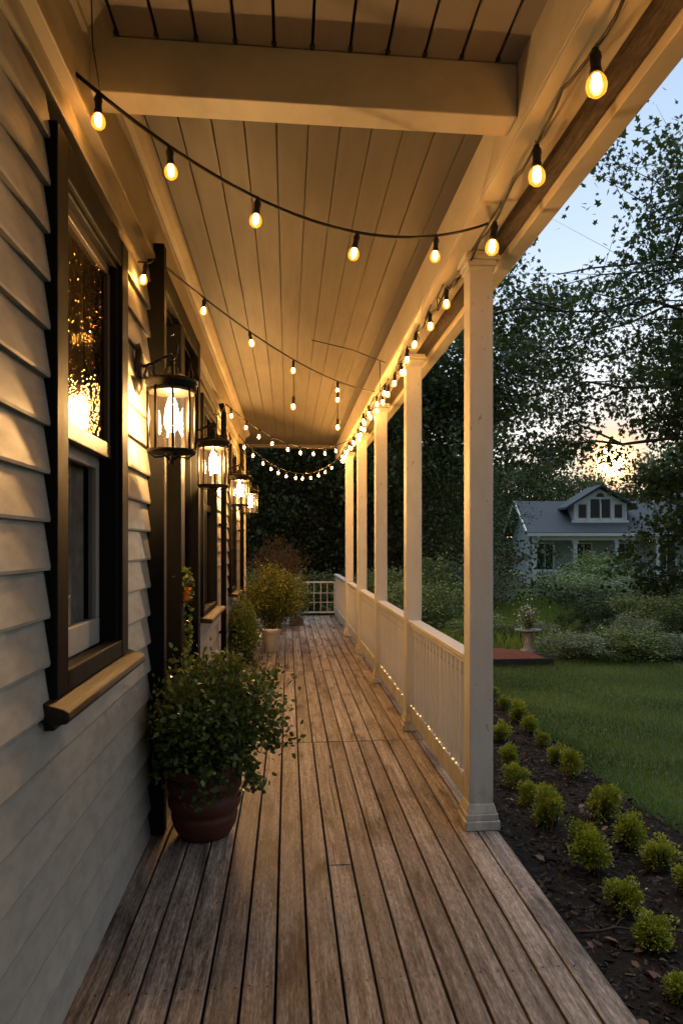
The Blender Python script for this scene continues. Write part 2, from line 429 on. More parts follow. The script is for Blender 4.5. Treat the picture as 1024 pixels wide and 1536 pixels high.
# ------------------------------------------------------------------ camera, world, sun
cam = bpy.data.cameras.new('camera'); co = bpy.data.objects.new('camera', cam); col.objects.link(co)
co.location = (0, 0, 1.5); co.rotation_euler = (R(90), 0, -math.atan(115 / 1100))
cam.sensor_fit = 'VERTICAL'; cam.sensor_height = 36; cam.lens = 1100 / 1536 * 36
cam.shift_x = -35 / 1536; cam.shift_y = 50 / 1536
cam.clip_start = .05; cam.clip_end = 2000
sc.camera = co
sc.view_settings.view_transform = 'Standard'; sc.view_settings.look = 'None'; sc.view_settings.exposure = 0
sc.cycles.use_denoising = True
sc.cycles.max_bounces = 7; sc.cycles.diffuse_bounces = 3; sc.cycles.glossy_bounces = 3; sc.cycles.transparent_max_bounces = 16
sc.cycles.sample_clamp_indirect = 6; sc.cycles.caustics_reflective = False; sc.cycles.caustics_refractive = False
SUN = np.array((.4394, .9595, .1164)); SUN /= np.linalg.norm(SUN)
elev = math.asin(SUN[2]); az = math.atan2(SUN[0], SUN[1])
W = bpy.data.worlds.new('World'); sc.world = W; W.use_nodes = True
wt = W.node_tree; wt.nodes.clear()
def wn(t, ins=None, **kw):
    n = wt.nodes.new(t)
    for k, v in kw.items(): setattr(n, k, v)
    for k, v in (ins or {}).items():
        if isinstance(v, bpy.types.NodeSocket): wt.links.new(v, n.inputs[k])
        else: n.inputs[k].default_value = v
    return n
sky = wn('ShaderNodeTexSky', sky_type='NISHITA', sun_disc=False, sun_elevation=elev, sun_rotation=az, air_density=1.0, dust_density=.4, ozone_density=2.0)
bg = wn('ShaderNodeBackground', {'Color': sky.outputs[0], 'Strength': .045})
tcw = wn('ShaderNodeTexCoord').outputs['Generated']
dt = wn('ShaderNodeVectorMath', {0: tcw, 1: tuple(SUN)}, operation='DOT_PRODUCT').outputs['Value']
dm = wn('ShaderNodeMath', {0: dt, 1: 0.}, operation='MAXIMUM').outputs[0]
dip = wn('ShaderNodeMapRange', {0: wn('ShaderNodeMath', {0: dm, 1: 650.}, operation='POWER').outputs[0], 1: 0., 2: 1., 3: 1., 4: .12}).outputs[0]
wt.links.new(wn('ShaderNodeMath', {0: dip, 1: .05}, operation='MULTIPLY').outputs[0], bg.inputs['Strength'])
g1 = wn('ShaderNodeMath', {0: wn('ShaderNodeMath', {0: dm, 1: 7000.}, operation='POWER').outputs[0], 1: 12.}, operation='MULTIPLY').outputs[0]
g2 = wn('ShaderNodeMath', {0: wn('ShaderNodeMath', {0: dm, 1: 60.}, operation='POWER').outputs[0], 1: .16}, operation='MULTIPLY').outputs[0]
b1 = wn('ShaderNodeBackground', {'Color': (1, .62, .25, 1), 'Strength': g1})
b2 = wn('ShaderNodeBackground', {'Color': (1, .62, .32, 1), 'Strength': g2})
zz = wn('ShaderNodeSeparateXYZ', {0: tcw}).outputs[2]
cr_ = wn('ShaderNodeValToRGB', {'Fac': zz}); ce = cr_.color_ramp.elements
for _ in range(3): ce.new(.5)
for e_, (p_, c_) in zip(ce, ((0., (.52, .50, .50)), (.10, (.66, .69, .73)), (.30, (.52, .65, .82)), (.6, (.40, .53, .74)), (.93, (2.2, 2.4, 2.6)))): e_.position = p_; e_.color = (*c_, 1)
sh_ = wn('ShaderNodeMapRange', {0: dt, 1: -.5, 2: .7, 3: .26, 4: 1.1}, interpolation_type='SMOOTHSTEP').outputs[0]
b3 = wn('ShaderNodeBackground', {'Color': cr_.outputs[0], 'Strength': wn('ShaderNodeMath', {0: sh_, 1: dip}, operation='MULTIPLY').outputs[0]})
a0 = wn('ShaderNodeAddShader', {0: bg.outputs[0], 1: b3.outputs[0]})
a1 = wn('ShaderNodeAddShader', {0: a0.outputs[0], 1: b1.outputs[0]})
g4 = wn('ShaderNodeMath', {0: wn('ShaderNodeMath', {0: dm, 1: 1500.}, operation='POWER').outputs[0], 1: 1.15}, operation='MULTIPLY').outputs[0]
b4 = wn('ShaderNodeBackground', {'Color': (1, .40, .09, 1), 'Strength': g4})
a2 = wn('ShaderNodeAddShader', {0: wn('ShaderNodeAddShader', {0: a1.outputs[0], 1: b4.outputs[0]}).outputs[0], 1: b2.outputs[0]})
wo = wn('ShaderNodeOutputWorld', {'Surface': a2.outputs[0]})
sl = bpy.data.lights.new('sun', 'SUN'); sl.energy = .5; sl.angle = R(.5); sl.color = (1, .72, .45)
so = bpy.data.objects.new('sun', sl); col.objects.link(so); so.rotation_euler = (math.pi / 2 - elev, 0, math.pi - az)

# ------------------------------------------------------------------ ground
rng = np.random.default_rng(3)
def gz(x, y):
    t = np.clip((np.asarray(y, float) - 12) / 24, 0, 1)
    return -.3 - .6 * t * t * (3 - 2 * t)
def ground():
    xs = np.concatenate([np.linspace(-400, -20, 12), np.linspace(-16, 30, 60), np.linspace(36, 400, 12)])
    ys = np.concatenate([np.linspace(-400, -10, 10), np.linspace(-6, 50, 70), np.linspace(60, 700, 14)])
    X, Y = np.meshgrid(xs, ys)
    Z = gz(X, Y) + .02 * np.sin(X * .9 + 1.3) * np.sin(Y * .7) * (Y > 11)
    b = MB(); n = len(xs)
    b.add(list(zip(X.ravel(), Y.ravel(), Z.ravel())), [(j * n + i, j * n + i + 1, (j + 1) * n + i + 1, (j + 1) * n + i) for j in range(len(ys) - 1) for i in range(n - 1)], 0, True)
    return b
tag(obj('lawn', ground(), 'ground'), 'short mown green lawn and garden ground sloping to the far house', 'lawn', kind='structure')
def edge_x(y):      # bed / lawn boundary
    return 2.42 + .14 * math.sin(y * .55 + .4) + .04 * math.sin(y * 2.3) + (.10 if y > 6 else 0)
mb = MB(); ys = np.linspace(-2, 9.6, 70)
vs = []
for y in ys: vs += [(.9, y, -.294), (1.7, y, -.286 + .012 * math.sin(y * 3)), (edge_x(y), y, -.296)]
mb.add(vs, [(3 * i + k, 3 * i + k + 1, 3 * i + k + 4, 3 * i + k + 3) for i in range(len(ys) - 1) for k in (0, 1)], 0, True)
tag(obj('mulch_bed', mb, 'mulch'), 'dark bark mulch bed between the deck edge and the lawn', 'ground', kind='structure')
# mulch chips and fallen leaves
N = 9000
y = 1.8 + 8 * rng.random(N) ** 1.3; x = 1.1 + rng.random(N) * (np.array([edge_x(v) for v in y]) - 1.06)
tag(link('bark_mulch', leaf_mesh('bark_mulch', np.c_[x, y, np.full(N, -.283) + rng.random(N) * .012], rng.uniform(.012, .045, N), 'chip', rng, None, .75, rng.random(N) ** 2.2), M['chip']),
    'loose dark bark chips scattered over the planting bed', 'mulch', kind='stuff')
N = 200
y = 1.9 + 6 * rng.random(N) ** 1.4; x = 1.12 + rng.random(N) * 1.2
tag(link('fallen_leaves', leaf_mesh('fallen_leaves', np.c_[x, y, np.full(N, -.272)], rng.uniform(.03, .075, N), 'oval', rng, None, .7, rng.random(N)), M['deadleaf']),
    'dry brown fallen leaves lying on the mulch bed', 'leaves', kind='stuff')
tw = MB(); tw.tube([(1.33, 3.24, -.272), (1.42, 3.22, -.262), (1.50, 3.25, -.264), (1.60, 3.22, -.27)], [.008, .007, .006, .004], 6)
tw.tube([(1.50, 3.25, -.264), (1.54, 3.29, -.255), (1.57, 3.30, -.25)], [.004, .003, .002], 5)
tag(obj('twig', tw, 'bark'), 'bare broken twig lying across the mulch by the deck edge', 'twig')
# grass blades
def blades(n, xf, yr, h, w, seed, zoff=0.):
    g = np.random.default_rng(seed)
    y = yr[0] + (yr[1] - yr[0]) * g.random(n) ** 1.25
    x = xf(y, g.random(n))
    z = gz(x, y) + zoff
    a = g.random(n) * 6.283; hh = h * g.uniform(.5, 1.2, n); ln = g.uniform(.1, .7, n) * hh
    b = g.random(n) * 6.283
    V = np.empty((n, 3, 3))
    V[:, 0] = np.c_[x - np.cos(a) * w, y - np.sin(a) * w, z]
    V[:, 1] = np.c_[x + np.cos(a) * w, y + np.sin(a) * w, z]
    V[:, 2] = np.c_[x + np.cos(b) * ln, y + np.sin(b) * ln, z + hh]
    me = bpy.data.meshes.new('grass'); me.vertices.add(n * 3); me.vertices.foreach_set('co', V.ravel())
    me.loops.add(n * 3); me.loops.foreach_set('vertex_index', np.arange(n * 3, dtype=np.int32))
    me.polygons.add(n); me.polygons.foreach_set('loop_start', np.arange(0, n * 3, 3, dtype=np.int32)); me.update(calc_edges=True)
    stripe = .5 + .5 * np.sin((x * .75 + y * .65) * 5.2)
    sh = g.random(n) * .42 + .26 * stripe + .36 * (.5 + .5 * np.sin(x * 1.7 + 2 * np.sin(y) + 1.3 * np.sin(y * 2.9 + x)))  - .06
    me.attributes.new('rnd', 'FLOAT', 'POINT').data.foreach_set('value', np.repeat(sh, 3).astype(np.float32))
    return me
EX = np.vectorize(edge_x)
tag(link('grass', blades(130000, lambda y, r: EX(y) + r ** 1.2 * (9.5 - EX(y)) - .02, (3.3, 11.2), .045, .004, 5), M['grass']),
    'short mown grass of the lawn beside the porch', 'grass', kind='stuff')
tag(link('meadow_grass', blades(30000, lambda y, r: 2.5 + r * 11, (12, 34), .3, .018, 6), M['meadow']),
    'longer bright grass in the garden clearing before the far house', 'grass', kind='stuff')

# ------------------------------------------------------------------ deck
DX0, DX1 = -.728, 1.10
nb = 16; pitch = (DX1 - DX0) / nb
dk = MB()
for i in range(nb):
    x0 = DX0 + i * pitch + .0048; x1 = DX0 + (i + 1) * pitch - .0048
    cuts = [-2.5, 5.6, 8.78, 11.9, 15.7]
    extra = [3.44] if i == 8 else ([1.2] if i in (3, 11) else [])
    cuts = sorted(cuts + extra)
    for a, b in zip(cuts, cuts[1:]):
        dz = random.uniform(-.0018, .0012)
        dk.box(x0 + random.uniform(-.0008, .0008), x1, a + (.009 if a == 5.6 else .004), b - (.009 if b == 5.6 else .004), -.028, dz, random.random())
# deck wing past the end of the house wall
for i in range(22):
    x1 = DX0 - i * pitch - .0035
    dk.box(x1 - pitch + .007, x1, 12.35, 15.698, -.028, random.uniform(-.0018, .0012), random.random())
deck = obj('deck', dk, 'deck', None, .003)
scm = MB()
for i in range(nb):
    for yy in np.arange(-2.28, 15.6, .6):
        for fx in (.22, .78):
            x_ = DX0 + (i + fx) * pitch + random.uniform(-.005, .005); y_ = yy + random.uniform(-.008, .008); v_ = [(x_ + .0045 * math.cos(a), y_ + .0045 * math.sin(a), .0019) for a in np.linspace(0, 6.283, 9)[:-1]]
            scm.add(v_, [tuple(range(8))])
tag(obj('deck_screw', scm, 'rust', deck), None, None, None, 'stuff')
tag(deck, 'weathered brown plank deck running the length of the porch', 'deck', kind='structure')
sk = MB(); sk.box(DX0 - .4, DX1 - .012, -2.5, 15.66, -.2, -.034)
for y in np.arange(-2.3, 15.6, .6): sk.box(DX0 - .3, DX1 - .03, y, y + .04, -.294, -.201)
obj('joists', sk, 'dark', deck)

# ------------------------------------------------------------------ the house with its porch roof
house = thing('house', (-.73, 2, 0), 'cream clapboard house with lit porch, dark window frames and board ceiling', 'house')
YE = 12.05
wins = [(2.27, 3.25, 1.03, 2.77), (3.90, 5.58, -1, 3.0), (5.95, 7.1, .92, 2.72), (8.9, 9.75, .92, 2.72)]
wl = MB(); ex = .143; zt = 2.99
rs = random.Random(5)
i = 0; z = .004
while z < zt:
    z2 = min(z + ex, zt)
    segs = [(-2.5, YE)]
    for (a, b, c, d) in wins:
        if z2 > c + .02 and z < d - .02:
            ns = []
            for s0, s1 in segs:
                if b <= s0 or a >= s1: ns.append((s0, s1)); continue
                if a > s0: ns.append((s0, a + .02))
                if b < s1: ns.append((b - .02, s1))
            segs = ns
    for s0, s1 in segs:
        cuts = [s0] + [c for c in sorted(rs.uniform(s0, s1) for _ in range(int((s1 - s0) / 3.2)) if rs.random() < .25)] + [s1]
        for a, b in zip(cuts, cuts[1:]):
            if b - a < .05: continue
            w = rs.uniform(-.0008, .0008)
            wl.prism([(-.745, z - .008), (-.704 + w, z - .008), (-.702 + w, z + .001), (-.724 + w, z2 + .003), (-.745, z2 + .004)], 1, a + .001, b - .001, rs.random())
    z = z2; i += 1
obj('siding_wall', wl, 'siding', house)
bk = MB()
for (a, b) in ((-2.5, 2.29), (3.23, 3.92), (5.56, 5.97), (7.08, 8.92), (9.73, YE)): bk.box(-.86, -.744, a, b, -.3, 3.3)
for (a, b, c, d) in wins:
    bk.box(-.86, -.746, a + .02, b - .02, -.3, max(c, -.02) + .03); bk.box(-.86, -.746, a + .02, b - .02, d - .03, 3.3)
bk.box(-3.2, -3.1, -2.5, YE, -.3, 3.3); bk.box(-3.1, -.861, -2.5, -2.4, -.3, 3.3); bk.box(-3.1, -.861, YE - .1, YE, -.3, 3.3)
bk.box(-3.1, -.861, -2.39, YE - .11, -.3, -.02)
obj('inner_wall', bk, 'dark', house)
cb = MB(); cb.box(-.80, -.685, YE, YE + .09, -.02, 3.0); obj('corner_board', cb, 'trim', house, .004)
fr = MB(); fr.box(-.745, -.690, -2.5, YE, 2.992, 3.24); fr.box(-.745, -.678, -2.5, YE, 2.975, 3.0, .4); fr.box(-.744, -.694, -2.5, YE, 3.1, 3.106)
obj('frieze_board', fr, 'frieze', house, .003)
cr = MB(); cr.prism([(-.74, 3.235), (-.672, 3.235), (-.668, 3.25), (-.645, 3.262), (-.62, 3.285), (-.61, 3.299), (-.74, 3.299)], 1, -2.5, YE)
obj('crown_moulding', cr, 'frieze', house)
# ceiling
CEND = 13.25
cl = MB(); cf = MB(); cp = .137; xx = -.735; k = 0
while xx < .86:
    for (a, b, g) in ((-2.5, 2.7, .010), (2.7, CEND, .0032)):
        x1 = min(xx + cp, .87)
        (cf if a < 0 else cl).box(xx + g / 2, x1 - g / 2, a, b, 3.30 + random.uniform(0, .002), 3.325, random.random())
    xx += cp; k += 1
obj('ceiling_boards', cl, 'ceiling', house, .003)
obj('front_ceiling_boards', cf, 'ceiling_lightened', house, .003)
rf = MB(); rf.box(-4.2, 1.245, -2.6, CEND, 3.335, 3.40); rf.prism([(-4.4, 3.41), (1.30, 3.41), (1.30, 3.46), (-1.6, 4.6), (-4.4, 3.46)], 1, -2.7, CEND + .05)
obj('roof', rf, 'groove', house)
pl = MB(); pl.lathe([(.004, -.004), (.009, -.003), (.009, .006), (.004, .008)], (0, 0, 0), 8); pl = pl.mesh('nail_plug'); pl.materials.append(M['groove'])
xx = -.735 + cp
while xx < .84:
    o = bpy.data.objects.new('nail_plug', pl); col.objects.link(o); o.parent = house; o.location = np.array((xx, 2.646, 3.296)) - np.array(house.location); xx += cp
# beams
bm = MB(); bm.box(-.735, .85, 2.665, 2.80, 3.10, 3.298); obj('cross_beam', bm, 'trim', house, .005)
bm = MB(); bm.box(-.735, .85, CEND - .14, CEND, 3.235, 3.298); obj('end_beam', bm, 'ceiling', house, .005)
bm = MB(); bm.box(.852, 1.033, -2.5, CEND, 3.055, 3.333); bm.box(.856, .955, -2.5, CEND, 3.044, 3.053, .6)
obj('porch_beam', bm, 'trim', house, .004)
bm = MB(); bm.box(1.035, 1.155, -2.5, CEND, 3.083, 3.333, .3); obj('timber_plate', bm, 'timber', house, .004)
bm = MB(); bm.box(1.157, 1.240, -2.5, CEND, 3.040, 3.333); obj('fascia_board', bm, 'trim', house, .004)

# windows of the house
def casing(y0, y1, z0, z1, w, x0=-.745, x1=-.655, head=True, foot=True):
    b = MB(); b.box(x0, x1, y0, y0 + w, z0, z1); b.box(x0, x1, y1 - w, y1, z0, z1)
    if head: b.box(x0, x1 - .002, y0 + w, y1 - w, z1 - w, z1)
    if foot: b.box(x0, x1 - .002, y0 + w, y1 - w, z0, z0 + w * .6)
    # inner stop
    b.box(-.80, -.70, y0 + w, y0 + w + .02, z0 + .03, z1 - w); b.box(-.80, -.70, y1 - w - .02, y1 - w, z0 + .03, z1 - w)
    b.box(-.80, -.70, y0 + w, y1 - w, z1 - w - .02, z1 - w - .001)
    return b
# window 1, double hung
w1 = obj('window', casing(2.27, 3.25, 1.04, 2.77, .115, -.745, -.683), 'frame', house, .006)
tag(w1, 'tall double-hung window by the camera, sparkling upper pane and brown curtain below')
ya, yb = 2.405, 3.115
s = MB(); s.box(-.765, -.725, ya, yb, 1.855, 1.915); s.box(-.764, -.727, ya, ya + .035, 1.915, 2.655); s.box(-.764, -.727, yb - .035, yb, 1.915, 2.655); s.box(-.764, -.727, ya, yb, 2.60, 2.654)
obj('upper_sash', s, 'sash', w1, .004)
s = MB(); s.box(-.803, -.770, ya, yb, 1.10, 1.205); s.box(-.803, -.771, ya, ya + .045, 1.205, 1.875); s.box(-.803, -.771, yb - .045, yb, 1.205, 1.875); s.box(-.803, -.771, ya + .045, yb - .045, 1.81, 1.87)
obj('lower_sash', s, 'sashlight', w1, .004)
s = MB(); s.pane(-.745, ya + .036, yb - .036, 1.916, 2.599); obj('upper_pane', s, 'seeded', w1)
s = MB(); s.pane(-.788, ya + .046, yb - .046, 1.206, 1.809); obj('lower_pane', s, 'pane', w1)
s = MB(); n = 60
vs = []
for i in range(n + 1):
    y_ = ya + (yb - ya) * i / n; x_ = -.838 + .014 * math.sin(i * .95) + .01 * math.sin(i * 2.3)
    vs += [(x_, y_, 1.06), (x_ - .004, y_, 2.7)]
s.add(vs, [(2 * i, 2 * i + 2, 2 * i + 3, 2 * i + 1) for i in range(n)], 0, True); obj('curtain', s, 'curtain', w1)
s = MB(); s.prism([(-.745, .992), (-.67, .975), (-.640, .978), (-.630, .992), (-.634, 1.012), (-.650, 1.022), (-.745, 1.052)], 1, 2.21, 3.36)
s.box(-.745, -.685, 2.25, 3.30, .95, .974); obj('sill', s, 'sillwood', w1, .005)
# glazed door (opening 2)
w2 = obj('door', casing(3.90, 5.58, .0, 3.0, .13, -.745, -.65, True, False), 'frame', house, .006)
tag(w2, 'tall glazed door behind the first lantern with dark square jambs')
s = MB(); s.box(-.74, -.635, 3.87, 3.95, 0.004, 3.06); s.box(-.76, -.655, 4.62, 4.78, .02, 2.868); s.box(-.77, -.70, 4.04, 4.62, .02, .25); s.box(-.77, -.70, 4.78, 5.44, .02, .25)
obj('stile', s, 'frame', w2, .005)
s = MB(); s.pane(-.743, 4.05, 4.62, .251, 2.84); s.pane(-.743, 4.78, 5.43, .251, 2.84); obj('pane', s, 'pane', w2)
# windows further on
for (a, b, lab) in ((5.95, 7.1, 'middle window with a pale wooden sill past the glazed door'), (8.9, 9.75, 'small far window beside the third lantern')):
    wv = obj('window', casing(a, b, .93, 2.72, .075, -.745, -.668), 'frame', house, .005)
    tag(wv, lab)
    s = MB(); ym = (a + b) / 2; s.box(-.77, -.71, ym - .03, ym + .03, 1.0, 2.64); s.box(-.768, -.712, a + .08, b - .08, 1.8, 1.86)
    obj('sash', s, 'frame', wv, .004)
    s = MB(); s.pane(-.743, a + .08, b - .08, 1.0, 2.64); obj('pane', s, 'pane', wv)
    s = MB(); s.prism([(-.745, .89), (-.60, .88), (-.59, .90), (-.60, .915), (-.745, .932)], 1, a - .06, b + .06); obj('sill', s, 'sillwood', wv, .004)
for yy in (7.62, 10.6):
    s = MB(); s.tube([(-.655, yy, .06), (-.655, yy, 2.85), (-.68, yy, 2.95)], .028, 8)
    for zz in (.6, 1.7, 2.6): s.box(-.70, -.622, yy - .032, yy + .032, zz, zz + .025)
    tag(obj('drainpipe', s, 'frame', house), None)

# ------------------------------------------------------------------ posts and railings
PY = [3.855 + 2.085 * i for i in range(5)]; PX = 1.015; HW = .064
def post_parts(t, zt=3.052):
    x, y = 0., 0.
    b = MB(); b.box(-HW, HW, -HW, HW, .12, zt - .06, .1); obj('shaft', b, 'white', t, .006, False)
    b = MB(); w = HW + .022
    b.box(-w - .008, w + .008, -w - .008, w + .008, .001, .05); b.box(-w, w, -w, w, .05, .085)
    b.prism([(-w + .002, 0), (w - .002, 0)], 2, 0, 0) if False else None
    b.add([(sx * (w - .004), sy * (w - .004), .085) for sx, sy in ((-1, -1), (1, -1), (1, 1), (-1, 1))] + [(sx * (HW + .003), sy * (HW + .003), .135) for sx, sy in ((-1, -1), (1, -1), (1, 1), (-1, 1))],
          [(3, 2, 1, 0), (4, 5, 6, 7), (0, 1, 5, 4), (1, 2, 6, 5), (2, 3, 7, 6), (3, 0, 4, 7)])
    obj('plinth', b, 'white', t, .005, False)
    b = MB()
    for i, (w, z0, z1) in enumerate(((HW + .008, zt - .095, zt - .075), (HW + .016, zt - .074, zt - .045), (HW + .030, zt - .044, zt - .022), (HW + .024, zt - .021, zt - .002))):
        b.box(-w, w, -w, w, z0, z1)
    obj('capital', b, 'white', t, .004, False)
labs = ['tallest looking white porch post, closest to the viewer, beside the railing end', 'second white porch post along, where the two front railings meet',
        'third white porch post along, with a stepped base by the deck edge', 'fourth white porch post along the deck', 'fifth and last white porch post, lit gold under the light cluster']
p0 = thing('porch_post', (PX, PY[0], 0), labs[0], 'post', 'posts holding up the porch roof'); post_parts(p0)
for i in range(1, 5):
    c = copy_tree(p0); c.location = (PX, PY[i], 0); c['label'] = labs[i]
RAIL_END = 15.55
def railing(y0, y1, label):
    t = thing('railing', (PX, y0, 0), label, 'railing', 'white railings between the porch posts')
    L = y1 - y0
    b = MB(); b.prism([(-.03, .835), (.03, .835), (.03, .855), (.048, .868), (.048, .895), (-.048, .895), (-.048, .868), (-.03, .855)], 1, 0, L, .2); obj('top_rail', b, 'white', t, .004, False)
    b = MB(); b.box(-.03, .03, 0, L, .075, .20, .1); obj('bottom_rail', b, 'white', t, .004, False)
    n = max(2, round(L / .118)); 
    b = MB(); b.box(-.018, .018, -.018, .018, .2, .835)
    f = obj('baluster', b, 'white', t, .003, False)
    for k in range(n):
        o = f if k == 0 else f.copy()
        if k: col.objects.link(o); o.parent = t
        o.location = (0, L * (k + .5) / n, 0)
    return t
rl = ['white railing between the first and second porch posts, fairy lights on its lower rail', 'white railing between the second and third porch posts', 'white railing between the third and fourth porch posts',
      'white railing between the fourth and fifth porch posts', 'last short white railing running from the fifth post to the gate']
for i in range(5):
    railing(PY[i] + HW + .001, (PY[i + 1] - HW - .001) if i < 4 else RAIL_END, rl[i])
# gate at the far end
gt = thing('gate', (.62, 15.62, 0), 'low white metal grid gate closing the far end of the deck', 'gate')
b = MB()
for z in (.06, .70): b.box(.24, 1.0, 15.605, 15.635, z, z + .035)
for x in (.24, .97): b.box(x, x + .03, 15.604, 15.636, .096, .699)
obj('frame', b, 'metalgate', gt)
b = MB()
for k in range(1, 5): b.box(.27 + .7 * k / 5 - .007, .27 + .7 * k / 5 + .007, 15.612, 15.628, .096, .699)
for z in (.28, .48): b.box(.27, .97, 15.609, 15.631, z, z + .014)
obj('grid', b, 'metalgate', gt)
gp = thing('gate_post', (.17, 15.62, 0), 'short white square gate post left of the gate, beside the big shrub', 'post', 'short posts either side of the gate')
b = MB(); b.box(-.065, .065, -.065, .065, 0, .78); obj('shaft', b, 'white', gp, .004, False)
b = MB(); b.box(-.08, .08, -.08, .08, .781, .82); b.box(-.09, .09, -.09, .09, .0, .05); obj('cap', b, 'white', gp, .004, False)
g2 = copy_tree(gp); g2.location = (1.08, 15.62, 0); g2['label'] = 'short grey-white gate post right of the gate, at the railing end'

# ------------------------------------------------------------------ lanterns
def lantern(x, y, z, label):
    t = thing('wall_lantern', (-.70, y, z), label, 'lantern', 'black iron lanterns along the house wall')
    ax = x + .70; r = .106
    b = MB(); b.lathe([(.0, 0), (.055, .0), (.058, .01), (.045, .022), (.03, .028)], (0, 0, 0), 20)
    v = []
    for (px, py, pz) in b.v: v.append((pz, py, px * 2.1))
    b.v = v
    obj('wall_plate', b, 'iron', t, 0, False).location = (0, .05, .24)
    b = MB(); b.tube([(.02, .05, .25), (.07, .04, .262), (.12, .02, .285), (ax, 0, .30), (ax + .012, 0, .288), (ax, 0, .272)], .008, 8)
    b.tube([(ax + .02, -.01, .28), (ax + .028, 0, .34), (ax + .012, .01, .40), (ax - .01, .01, .385)], [.004, .004, .003, .002], 6)
    b.tube([(.02, .05, .20), (.06, .035, .19), (.075, .02, .165)], .006, 6)
    obj('arm', b, 'iron', t, 0, False)
    b = MB(); b.lathe([(.008, .275), (.016, .262), (.010, .25), (.028, .236), (.036, .215), (.06, .198), (.072, .19), (r + .002, .184), (r + .014, .178), (r + .014, .160), (r + .006, .156), (r + .009, .140), (r - .004, .134)], (ax, 0, 0), 16)
    for k in range(8):
        an = k * math.pi / 4 + .2; cx, cy = math.cos(an), math.sin(an)
        b.tube([(ax + cx * r, cy * r, .165), (ax + cx * (r + .016), cy * (r + .016), .195), (ax + cx * (r + .006), cy * (r + .006), .222), (ax + cx * (r + .012), cy * (r + .012), .245)], [.008, .008, .006, .002], 6)
    obj('cap', b, 'iron', t, 0, False)
    b = MB()
    for k in range(8):
        an = k * math.pi / 4 + .2
        b.tube([(ax + math.cos(an) * r, math.sin(an) * r, .14), (ax + math.cos(an) * r, math.sin(an) * r, -.15)], .0062, 5)
    b.lathe([(r - .006, -.142), (r + .005, -.142), (r + .007, -.15), (r + .002, -.158), (r - .008, -.158)], (ax, 0, 0), 16)
    b.lathe([(r - .006, .128), (r + .004, .128), (r + .004, .120), (r - .006, .120)], (ax, 0, 0), 16)
    obj('cage', b, 'iron', t, 0, False)
    b = MB()
    for k in range(4):
        an = k * math.pi / 2 + .2; cx, cy = math.cos(an), math.sin(an)
        b.tube([(ax + cx * r, cy * r, -.155), (ax + cx * r * .7, cy * r * .7, -.18), (ax + cx * .03, cy * .03, -.172), (ax, 0, -.195)], .005, 5)
    b.lathe([(.004, -.215), (.012, -.205), (.014, -.195), (.006, -.185)], (ax, 0, 0), 10)
    b.lathe([(.018, -.172), (.03, -.168), (.028, -.150), (.014, -.145), (.014, -.065), (.012, -.06)], (ax, 0, 0), 12)
    obj('candle_holder', b, 'iron', t, 0, False)
    b = MB(); b.lathe([(r - .007, -.15), (r - .007, .132)], (ax, 0, 0), 16, 0, False); b.f = b.f[:-2]; b.sm = b.sm[:-2]
    obj('glass', b, 'lampglass', t, 0, False)
    b = MB(); b.lathe([(.010, -.06), (.026, -.045), (.033, -.02), (.031, .03), (.022, .07), (.010, .10), (.001, .112)], (ax, 0, 0), 12)
    obj('bulb', b, 'candle', t, 0, False)
    return t
LT = [(-.535, 3.47, 2.085), (-.535, 5.39, 2.08), (-.535, 8.29, 2.10), (-.535, 10.6, 2.11)]
ll = ['large black caged wall lantern beside the tall window, the first and biggest', 'second black wall lantern along, hung past the glazed door', 'third black wall lantern along, near the far small window', 'last black wall lantern, glowing at the corner of the house']
l0 = lantern(*LT[0], ll[0])
for i in range(1, 4):
    c = copy_tree(l0); c.location = (-.70, LT[i][1], LT[i][2]); c['label'] = ll[i]; c.rotation_euler = (0, 0, random.uniform(-.06, .06))

# ------------------------------------------------------------------ string lights
def bulb_proto(fil):
    t = MB(); t.lathe([(.006, .0), (.012, -.004), (.013, -.018), (.019, -.022), (.021, -.04), (.018, -.046), (.017, -.075), (.020, -.08), (.019, -.088), (.012, -.089)], (0, 0, 0), 10)
    t.lathe([(.0225, -.099), (.0225, -.094), (.019, -.089)], (0, 0, 0), 12)  # disc added below the socket to keep bulb light off the ceiling
    t.tube([(0, 0, -.002), (.008, 0, .012), (0, 0, .02), (-.008, 0, .012), (0, 0, -.002)], .003, 5)
    g = MB(); g.lathe([(.014, -.085), (.02, -.10), (.031, -.118), (.035, -.138), (.031, -.157), (.018, -.170), (.002, -.174)], (0, 0, 0), 14)
    f = MB(); f.lathe([(.0125, -.1005), (.0160, -.116), (.0165, -.132), (.0135, -.148), (.007, -.157), (.001, -.159)], (0, 0, 0), 12); del f.f[-2], f.sm[-2]  # glowing core shaped to shine downward, open at the top
    return t.mesh('socket'), g.mesh('bulb'), f.mesh('filament'), fil
PB = bulb_proto('filament'); PS = bulb_proto('filament_soft'); PM = bulb_proto('filament_mid'); PF = bulb_proto('filament_far')
def add_bulb(t, p, s, proto=None, drop=0.):
    pr = proto or PB
    r = random.Random(int(p[0] * 1000) * 7 + int(p[1] * 1000))
    o = bpy.data.objects.new('socket', pr[0]); col.objects.link(o); o.parent = t
    o.location = np.array(p) - np.array(t.location); o.scale = (s, s, s)
    o.rotation_euler = (r.uniform(-.16, .16), r.uniform(-.16, .16), r.uniform(0, 6))
    if not pr[0].materials: pr[0].materials.append(M['rubber'])
    for nm, me, m in (('bulb', pr[1], 'bulbglass'), ('filament', pr[2], pr[3])):
        if not me.materials: me.materials.append(M[m])
        c = bpy.data.objects.new(nm, me); col.objects.link(c); c.parent = o
def sag(p0, p1, s, n=40):
    p0, p1 = np.array(p0), np.array(p1)
    return [p0 + (p1 - p0) * t - np.array((0, 0, 4 * s * t * (1 - t))) for t in np.linspace(0, 1, n)]
